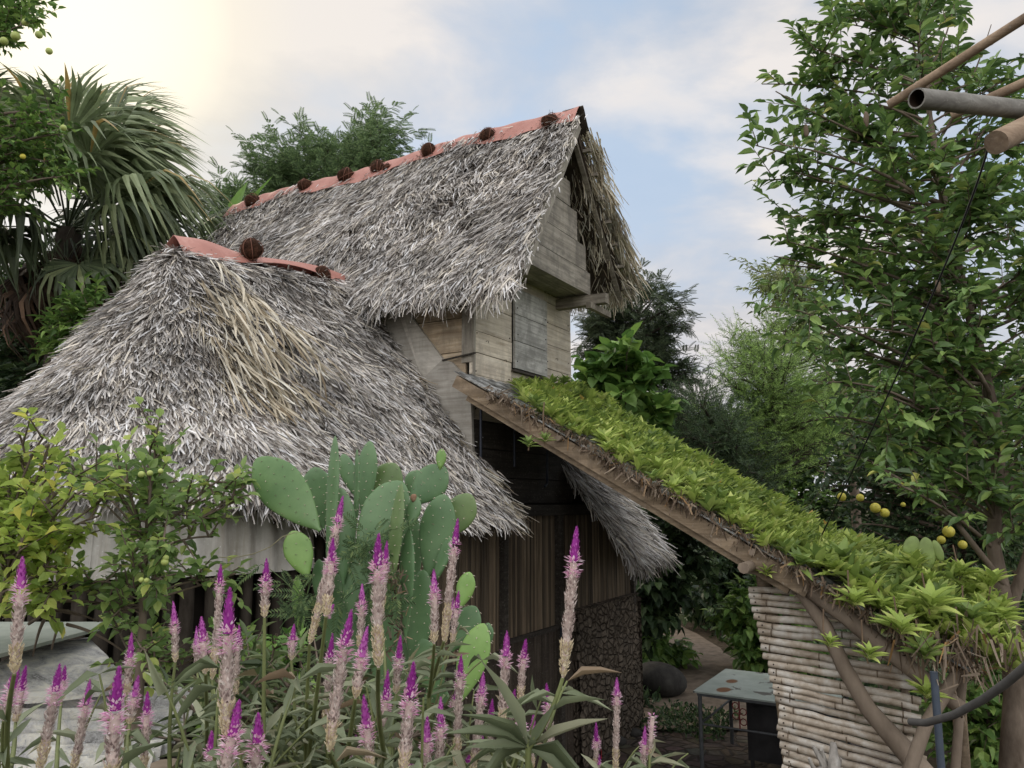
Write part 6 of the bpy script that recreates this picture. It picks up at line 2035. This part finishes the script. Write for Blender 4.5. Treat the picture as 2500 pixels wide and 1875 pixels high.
# ------------------------------------------------------------------ lime bushes by the corrugated sheet
def build_limes():
    rng = np.random.default_rng(611)
    L1 = leaf_mat("lime_leaf_yellow", [(0, (.20, .30, .06)), (.5, (.40, .52, .12)), (.85, (.58, .68, .18)), (1, (.76, .70, .16))], .4, .6, .45)
    L2 = leaf_mat("lime_leaf", [(0, (.12, .20, .06)), (.5, (.23, .35, .11)), (.85, (.36, .49, .16)), (1, (.56, .62, .17))], .38, .58, .5)
    TL = [t_leaf(.12, -.15, w1=.5, w2=.42), t_leaf(.2, -.3, w1=.52, w2=.42), t_leaf(.05, -.1, w1=.5, w2=.40)]
    poly = [(-60, 1110), (20, 1090), (60, 1055), (110, 1070), (150, 1110), (205, 1150), (200, 1240), (150, 1300), (190, 1380), (150, 1440), (170, 1520), (-60, 1540)]
    tips = np.vstack([poly_tips(poly, 40, 2.5, 3.2, rng), [at(x, y, 2.8) for x, y in ((45, 1052), (110, 1060), (120, 1085), (250, 1220), (240, 1260), (215, 1290))]])
    o, P = tree('lime_bush', "yellow-green lime bush at the left edge before the corrugated sheet", 'bush', [gpt(at(-60, 1900, 2.85)), at(-60, 1800, 2.85), at(-30, 1560, 2.85), at(20, 1400, 2.85)], [.02, .016, .014, .008], tips, 612, TL, .054, .030, L1,
                twigs=5, twig_len=.13, nleaf=6, ang=.8, inner=.4, branch_r=.0045, up=.3)
    poly = [(215, 1190), (255, 1130), (330, 1115), (420, 1150), (460, 1180), (520, 1195), (420, 1240), (380, 1290), (450, 1330), (420, 1370), (460, 1410), (440, 1450), (500, 1500), (450, 1560), (500, 1640), (330, 1640), (280, 1540), (300, 1430), (290, 1330), (310, 1260)]
    edge = [at(x, y, 2.9) for x, y in ((375, 1035), (372, 1055), (545, 1165), (600, 1185), (625, 1200), (560, 1190), (230, 1170), (560, 1415), (575, 1400), (520, 1310), (610, 1560), (600, 1600), (180, 1150), (230, 1420), (200, 1430))]
    tips = np.vstack([poly_tips(poly, 34, 2.6, 3.3, rng), edge])
    o, P = tree('lime_bush', "greener lime bush with small pale limes left of the prickly pear", 'bush', [gpt(at(330, 1950, 3.0)), at(330, 1800, 3.0), at(345, 1600, 2.95), at(350, 1450, 2.95), at(355, 1330, 2.95)], [.026, .02, .017, .012, .006], tips, 613, TL, .052, .030, L2,
                twigs=5, twig_len=.12, nleaf=6, ang=.75, inner=.45, branch_r=.0045, up=.3)
    for x, y, r in ((402, 1372, 11), (405, 1362, 9), (358, 1417, 8), (345, 1416, 8), (345, 1158, 10), (392, 1150, 8), (366, 1155, 9)):
        o.part('fruit', Geo().sphere(at(x, y, 2.6), .8 * r / FPX * 2.6, 12, 8), M_lime)
    # bare crossing branches at the foot
    g = Geo()
    for k in range(16):
        x0, y0 = rng.uniform(-40, 330), rng.uniform(1430, 1530); x1, y1 = x0 + rng.uniform(-150, 200), y0 + rng.uniform(-90, 90)
        g.tube(bez(at(x0, y0, 3.0), at((x0 + x1) / 2, (y0 + y1) / 2 - 20, 2.9), at(x1, y1, 3.05), 7), np.linspace(.007, .003, 7), 5)
    o.part('branch', g, M_bark, stuff=True)
    g = Geo()
    g.tube([at(x, y, 2.95) for x, y in ((535, 1360), (570, 1362), (620, 1352), (660, 1335), (690, 1310), (720, 1300))], .0016, 4)
    solo('tendril', g, M_str2, label="thin dry tendril stretched between the lime bush and the prickly pear", cat='vine')


M_str2 = plain_mat("tendril", (.26, .24, .14), .8)
build_limes()


# ------------------------------------------------------------------ feathery purple flower spikes in front
SPK = [None,
      (55, 1361, 35, 1645, 40), (43, 1623, 10, 1760, 38), (63, 1627, 38, 1765, 30), (146, 1623, 95, 1885, 36), (159, 1625, 150, 1710, 22), (220, 1660, 178, 1885, 30), (321, 1546, 308, 1700, 27),
      (291, 1629, 273, 1920, 54), (338, 1650, 316, 1770, 29), (360, 1690, 348, 1900, 30), (423, 1469, 428, 1617, 24), (492, 1508, 502, 1645, 34), (480, 1530, 482, 1645, 20), (539, 1378, 518, 1660, 25),
      (561, 1437, 553, 1800, 50), (584, 1526, 575, 1705, 21), (651, 1365, 646, 1508, 30), (718, 1525, 711, 1612, 24), (837, 1212, 756, 1572, 30), (813, 1314, 796, 1505, 33), (814, 1476, 796, 1510, 20),
      (584, 1712, 543, 1910, 50), (631, 1743, 620, 1910, 46), (517, 1786, 510, 1900, 32), (812, 1548, 795, 1795, 27), (858, 1491, 803, 1835, 42), (884, 1426, 878, 1585, 27), (897, 1530, 868, 1705, 36),
      (869, 1794, 864, 1880, 24), (924, 1304, 924, 1630, 42), (945, 1321, 930, 1505, 25), (1118, 1267, 1084, 1565, 29), (1059, 1392, 1060, 1572, 30), (1106, 1458, 1084, 1572, 20), (1120, 1443, 1104, 1572, 23),
      (978, 1552, 967, 1695, 27), (947, 1637, 934, 1805, 31), (1010, 1617, 984, 1890, 44), (888, 1698, 905, 1885, 37), (984, 1759, 955, 1835, 28), (1043, 1751, 1040, 1890, 33), (1076, 1702, 1071, 1890, 31),
      (1126, 1600, 1114, 1880, 28), (1122, 1672, 1098, 1755, 24), (1180, 1643, 1153, 1890, 28), (1202, 1708, 1194, 1835, 24), (1238, 1541, 1224, 1775, 31), (1284, 1560, 1270, 1715, 26), (1257, 1684, 1240, 1775, 24),
      (1275, 1735, 1270, 1805, 29), (1303, 1738, 1299, 1880, 22), (1334, 1670, 1346, 1885, 27), (1246, 1760, 1251, 1812, 26), (1145, 1845, 1140, 1900, 27), (1177, 1794, 1174, 1855, 20),
      (1408, 1287, 1374, 1655, 39), (1506, 1655, 1502, 1890, 23), (1455, 1765, 1455, 1870, 20), (1462, 1841, 1460, 1900, 20), (1575, 1773, 1571, 1900, 22), (1594, 1742, 1584, 1842, 22), (1004, 1847, 1004, 1900, 26)]
PLANTS = [([1, 2, 3], "purple-tipped spike plant at the left edge, one tall spike above two short ones"),
          ([4, 5, 6], "purple-tipped spike plant second from the left edge, over the corrugated cement sheet"),
          ([7], "single slim spike with a stubby magenta tip before the point of the flat cement sheet"),
          ([8, 9, 10], "thick spike with fat dark magenta tip over the cement sheet, two slimmer ones beside it"),
          ([11], "single short purple-tipped spike against the lime bush"),
          ([12, 13, 14], "slender tall spike with two short ones just left of the thickest tall spike"),
          ([15, 16], "thickest tall purple spike left of the cactus, with a thin one behind it"),
          ([17], "single short spike on a bare stem before the dark wall posts"),
          ([18], "small pale pink spike beside the left foot of the cactus"),
          ([19, 20, 21], "leaning plant with two long crossing spikes in front of the left cactus pads"),
          ([22, 24], "thick spike with a tilted magenta tip at the bottom edge left of centre"),
          ([23], "fat magenta and pink spike alone at the bottom edge left of the cactus foot"),
          ([25], "slim spike just left of the leaning thick one under the cactus"),
          ([26, 27, 28, 29], "clump of four spikes low in the middle of the cactus, the thickest leaning left"),
          ([30, 31], "tall thick spike with a slim companion rising over the middle of the cactus"),
          ([36, 37, 40], "three small spikes right of the tall pair under the cactus"),
          ([39, 62], "thick spike with pink collar at the bottom edge under the tall pair"),
          ([38, 41, 42], "thick dark-tipped spike at the bottom centre with two slimmer ones to its right"),
          ([32, 33, 34, 35], "fan of four spikes from one stem before the right side of the cactus"),
          ([43, 44, 54], "slim tall spike with two small ones under the right cactus pads"),
          ([45, 46, 55], "pair of slim spikes just right of the lowest bright cactus pad"),
          ([47, 48, 49, 50, 53], "group of five pink spikes in front of the plank door"),
          ([51, 52], "two slim spikes just left of the tallest leaning stem"),
          ([56], "tallest single spike on a long leaning green stem in front of the bamboo wall"),
          ([57, 58, 59], "thin spikes over the paving in front of the table, the middle one tallest"),
          ([60, 61], "pair of thin spikes near the table, one with a faded pale tip")]


def build_spikes():
    rng = np.random.default_rng(701)

    def pm(name, stops, tr=.2):
        return leaf_mat(name, stops, .7, tr, .2, .1)
    M_body = pm("faded_bract", [(0, (.26, .19, .18)), (.5, (.56, .46, .42)), (1, (.88, .80, .75))])
    M_straw = pm("straw_bract", [(0, (.50, .40, .26)), (.5, (.74, .64, .44)), (1, (.88, .80, .62))])
    M_pink = pm("pink_floret", [(0, (.66, .26, .50)), (.5, (.90, .60, .74)), (1, (.96, .88, .90))], .35)
    M_mag = pm("magenta_bud", [(0, (.24, .02, .22)), (.5, (.38, .05, .34)), (1, (.66, .24, .58))], .25)
    M_core = plain_mat("spike_core", (.50, .40, .36), .9)
    M_stem = plain_mat("spike_stem", (.13, .15, .055), .6, .3, 12)
    M_lf = leaf_mat("spike_plant_leaf", [(0, (.13, .16, .085)), (.5, (.23, .27, .16)), (.9, (.34, .37, .24)), (1, (.22, .11, .07))], .5, .3, .35)
    BR = (np.array([(0, 0, 0), (-.5, .45, .18), (.5, .45, .18), (0, 1, .05)], float), np.array([(0, 2, 3), (0, 3, 1)]))
    LL = [t_leaf(.10, -.30, w1=.5, w2=.34), t_leaf(.14, -.55, w1=.5, w2=.34), t_leaf(.06, -.12, w1=.48, w2=.34)]

    def spike(T, tip, base, w, seed, pale=False):
        r = np.random.default_rng(seed); ax = tip - base; L = np.linalg.norm(ax); R0 = w / 2
        side = nrm(np.cross(ax, r.normal(0, 1, 3))); mid = (tip + base) / 2 + side * L * .018
        n = 26; C = bez(base, mid, tip, n); tan = nrm(np.gradient(C, axis=0))
        tl = min(L * .42, w * 2.1 * r.uniform(.85, 1.15)); pl = w * 1.15
        f1, f2 = 1 - tl / L, 1 - (tl + pl) / L            # start of tip, start of the pink ring
        if pale:
            f1 = .96
        def place(t):
            q = t * (n - 1); i = np.minimum(q.astype(int), n - 2); fr = (q - i)[:, None]
            p = C[i] * (1 - fr) + C[i + 1] * fr; d = tan[i]
            u = nrm(np.cross(d, [.3, .9, .1])); v = np.cross(d, u); return p, d, u, v
        ring = 2 * pi * R0 * .7
        nb = int(max(f2, .05) * L / .0034) * 11
        t = np.sort(r.uniform(0.0, max(f2, .02), nb)); ang = np.arange(nb) * 2.399 + r.normal(0, .1, nb)
        p, d, u, v = place(t); o = np.cos(ang)[:, None] * u + np.sin(ang)[:, None] * v
        rad = R0 * (.46 + .12 * np.sin(t * 40)) * np.minimum(1, (t + .02) * 9)[:, None].ravel()
        P = p + o * rad[:, None]; D = nrm(o * .55 + d * 1.0 + r.normal(0, .15, o.shape))
        S = np.tile([R0 * .36, R0 * .70, R0 * .55], (nb, 1)) * r.uniform(.75, 1.25, (nb, 1))
        g = Geo(); k = t < f2 * r.uniform(.30, .5)
        g.scatter(BR, P[k], frame(D[k], o[k]), S[k], 1); g.scatter(BR, P[~k], frame(D[~k], o[~k]), S[~k], 0)
        kc = max(3, int(n * f1)); g.tube(C[:kc], R0 * .5 * np.minimum(1, .3 + np.arange(kc) / kc * 3.5), 8, m=2)
        body = T.part('flower_spike', g, [M_body, M_straw, M_core])
        g = Geo(); nb = int(70 + pl / .0007)
        t = r.uniform(f2, f1 + .02, nb); ang = np.arange(nb) * 2.399
        p, d, u, v = place(t); o = np.cos(ang)[:, None] * u + np.sin(ang)[:, None] * v
        P = p + o * R0 * .45; D = nrm(o * 1.0 + d * r.uniform(-.1, .75, nb)[:, None])
        g.scatter(BR, P, frame(D, d + o * .2), np.tile([R0 * .27, R0 * 1.0, R0 * .5], (nb, 1)) * r.uniform(.6, 1.25, (nb, 1)), 0)
        if not pale:
            nb = int(tl / .0006) + 60
            t = f1 + (1 - f1) * r.random(nb) ** .9; ang = np.arange(nb) * 2.399
            p, d, u, v = place(np.minimum(t, .999)); o = np.cos(ang)[:, None] * u + np.sin(ang)[:, None] * v
            s_ = (t - f1) / (1 - f1); rr = R0 * .52 * (1 - s_ ** 2.1) ** .85 + .0003
            P = p + o * rr[:, None]; D = nrm(o * r.uniform(.1, .5, nb)[:, None] + d)
            SS = np.tile([R0 * .30, R0 * .55, R0 * .3], (nb, 1)) * (1 - .5 * s_)[:, None]
            pk = r.random(nb) < np.clip((.42 - s_) / .42, 0, 1) * .8
            g.scatter(BR, P[~pk], frame(D[~pk], o[~pk]), SS[~pk], 1)
            g.scatter(BR, P[pk], frame(D[pk] + o[pk] * .3, o[pk]), SS[pk] * 1.25, 0)
            i1 = int(n * f1)
            tt = np.linspace(0, 1, 8); cc = np.stack([np.interp(f1 + (1 - f1) * tt, np.linspace(0, 1, n), C[:, j]) for j in range(3)], -1)
            g.tube(cc, R0 * .50 * (1 - tt ** 2.1) ** .85 + .0003, 8, m=1)
        T.part('bloom', g, [M_pink, M_mag], body)

    for pi_, (ids, lab) in enumerate(PLANTS):
        r = np.random.default_rng(720 + pi_)
        sp = []
        for i in ids:
            x0, y0, x1, y1, w = SPK[i]
            Y = .0215 * FPX / w * (1.0 if w > 24 else .93)
            Y = min(max(Y, .80), 1.95)
            sp.append((at(x0, y0, Y), at(x1, y1, Y), .88 * w / FPX * Y, Y, i))
        Ym = np.mean([s[3] for s in sp]); xm = np.mean([SPK[i][2] for i in ids])
        lean_ = {19: -60, 56: -150, 30: 40, 33: -60, 32: -60}.get(ids[0], r.uniform(-25, 25))
        root = at(xm + lean_, 2150, Ym + .05); root[2] = ground_h(root[0], root[1]) - .02
        T = Thing('spike_flower_plant', lab, 'flower plant', root, 'w', "purple spike flowers in the foreground")
        node = at(xm + lean_ * .6, 1900 if ids[0] not in (32,) else 1700, Ym)
        if ids[0] == 56:
            node = at(1290, 1825, Ym)
        st = Geo(); lf = Geo(); LP, LD = [], []
        st.tube([root, (root + node) / 2 + r.normal(0, .01, 3), node], [.006, .005, .0045], 6)
        for (tip, base, w, Y, i) in sp:
            spike(T, tip, base, w, 800 + i, pale=(i == 61))
            nd = node if base[2] > node[2] - .02 else root
            c = bez(nd, (nd * .45 + base * .55) + [0, 0, -.01] + r.normal(0, .006, 3), base, 10)
            st.tube(c, np.linspace(.0042, .0026, 10), 6, m=0)
            for k in range(5):
                t = r.uniform(.1, .9); q = int(t * 9); LP.append(c[q]); LD.append(nrm(np.array([r.normal(0, 1), r.normal(0, .6), r.uniform(-.1, .5)])))
        top = at(xm, 1720, Ym)[2]
        for k in range(6):
            a_ = r.uniform(0, 1); LP.append(node * a_ + (node * .7 + root * .3) * (1 - a_)); LD.append(nrm(np.array([r.normal(0, 1), r.normal(0, .6), r.uniform(.0, .7)])))
        # leafy side shoots without flowers
        ns = 3 if 400 < xm < 1300 else 1
        for k in range(ns):
            tp = node + np.array([r.normal(0, .07), r.uniform(-.02, .10), r.uniform(.03, .14)])
            c = bez(node - [0, 0, .08], (node + tp) / 2, tp, 7); st.tube(c, np.linspace(.003, .0015, 7), 5)
            for j in range(6):
                LP.append(c[r.integers(1, 7)]); LD.append(nrm(np.array([r.normal(0, 1), r.normal(0, .6), r.uniform(-.2, .6)])))
        if ids[0] == 56:
            for dx, dz, dl in ((-1, .15, 1.5), (1, .55, 1.7), (1, -.1, 1.8), (-.8, .8, 1.3), (-1, -.25, 1.4), (.5, .9, 1.2), (.8, -.45, 1.4), (-.4, 1, 1.5), (-.9, .45, 1.6)):
                LP.append(node.copy()); LD.append(np.array([dx, -.25, dz]) * dl)
        LP, LD = np.array(LP), np.array(LD)
        ln = np.linalg.norm(LD, axis=1); sz = .066 * r.uniform(.6, 1.25, len(LP)) * np.maximum(ln, .8)
        pk = r.integers(0, 3, len(LP)); R = frame(LD, np.array([0, -.25, 1.0]) + r.normal(0, .4, LD.shape))
        for q in range(3):
            k = pk == q; lf.scatter(LL[q], LP[k], R[k], np.stack([sz[k] * .19, sz[k], sz[k]], -1), smooth=True)
        T.part('stem', st, M_stem); T.part('foliage', lf, M_lf)
    # leafy tangle of weeds behind the spikes
    rng = np.random.default_rng(790)
    poly = [(400, 1700), (560, 1600), (700, 1620), (820, 1600), (1000, 1700), (1120, 1740), (1180, 1900), (400, 1900)]
    tips = poly_tips(poly, 55, 1.7, 2.4, rng)
    tree('weed_tangle', "grey-green leafy tangle filling the gaps between the flower spikes under the cactus", 'weeds', [gpt(at(800, 2100, 2.1)), at(800, 2000, 2.1)], [.01, .006], tips, 791, LL, .06, .016, leaf_mat('weed_leaf', [(0, (.05, .075, .03)), (.5, (.11, .15, .06)), (.9, (.20, .24, .11)), (1, (.14, .08, .05))], .5, .3), twigs=6, twig_len=.10, nleaf=6, ang=1., inner=.3, branch_r=.003, crown='foliage')
    tips = poly_tips([(520, 1560), (700, 1500), (740, 1650), (640, 1800), (480, 1800)], 34, 2.2, 2.8, rng)
    tree('weed_tangle', "fresh green small-leaved weed between the lime bush and the prickly pear", 'weeds', [gpt(at(620, 2000, 2.5)), at(620, 1950, 2.5)], [.01, .006], tips, 792, LEAF, .035, .018, G_bright, twigs=6, twig_len=.10, nleaf=7, ang=1., inner=.3, branch_r=.003, crown='foliage')


build_spikes()
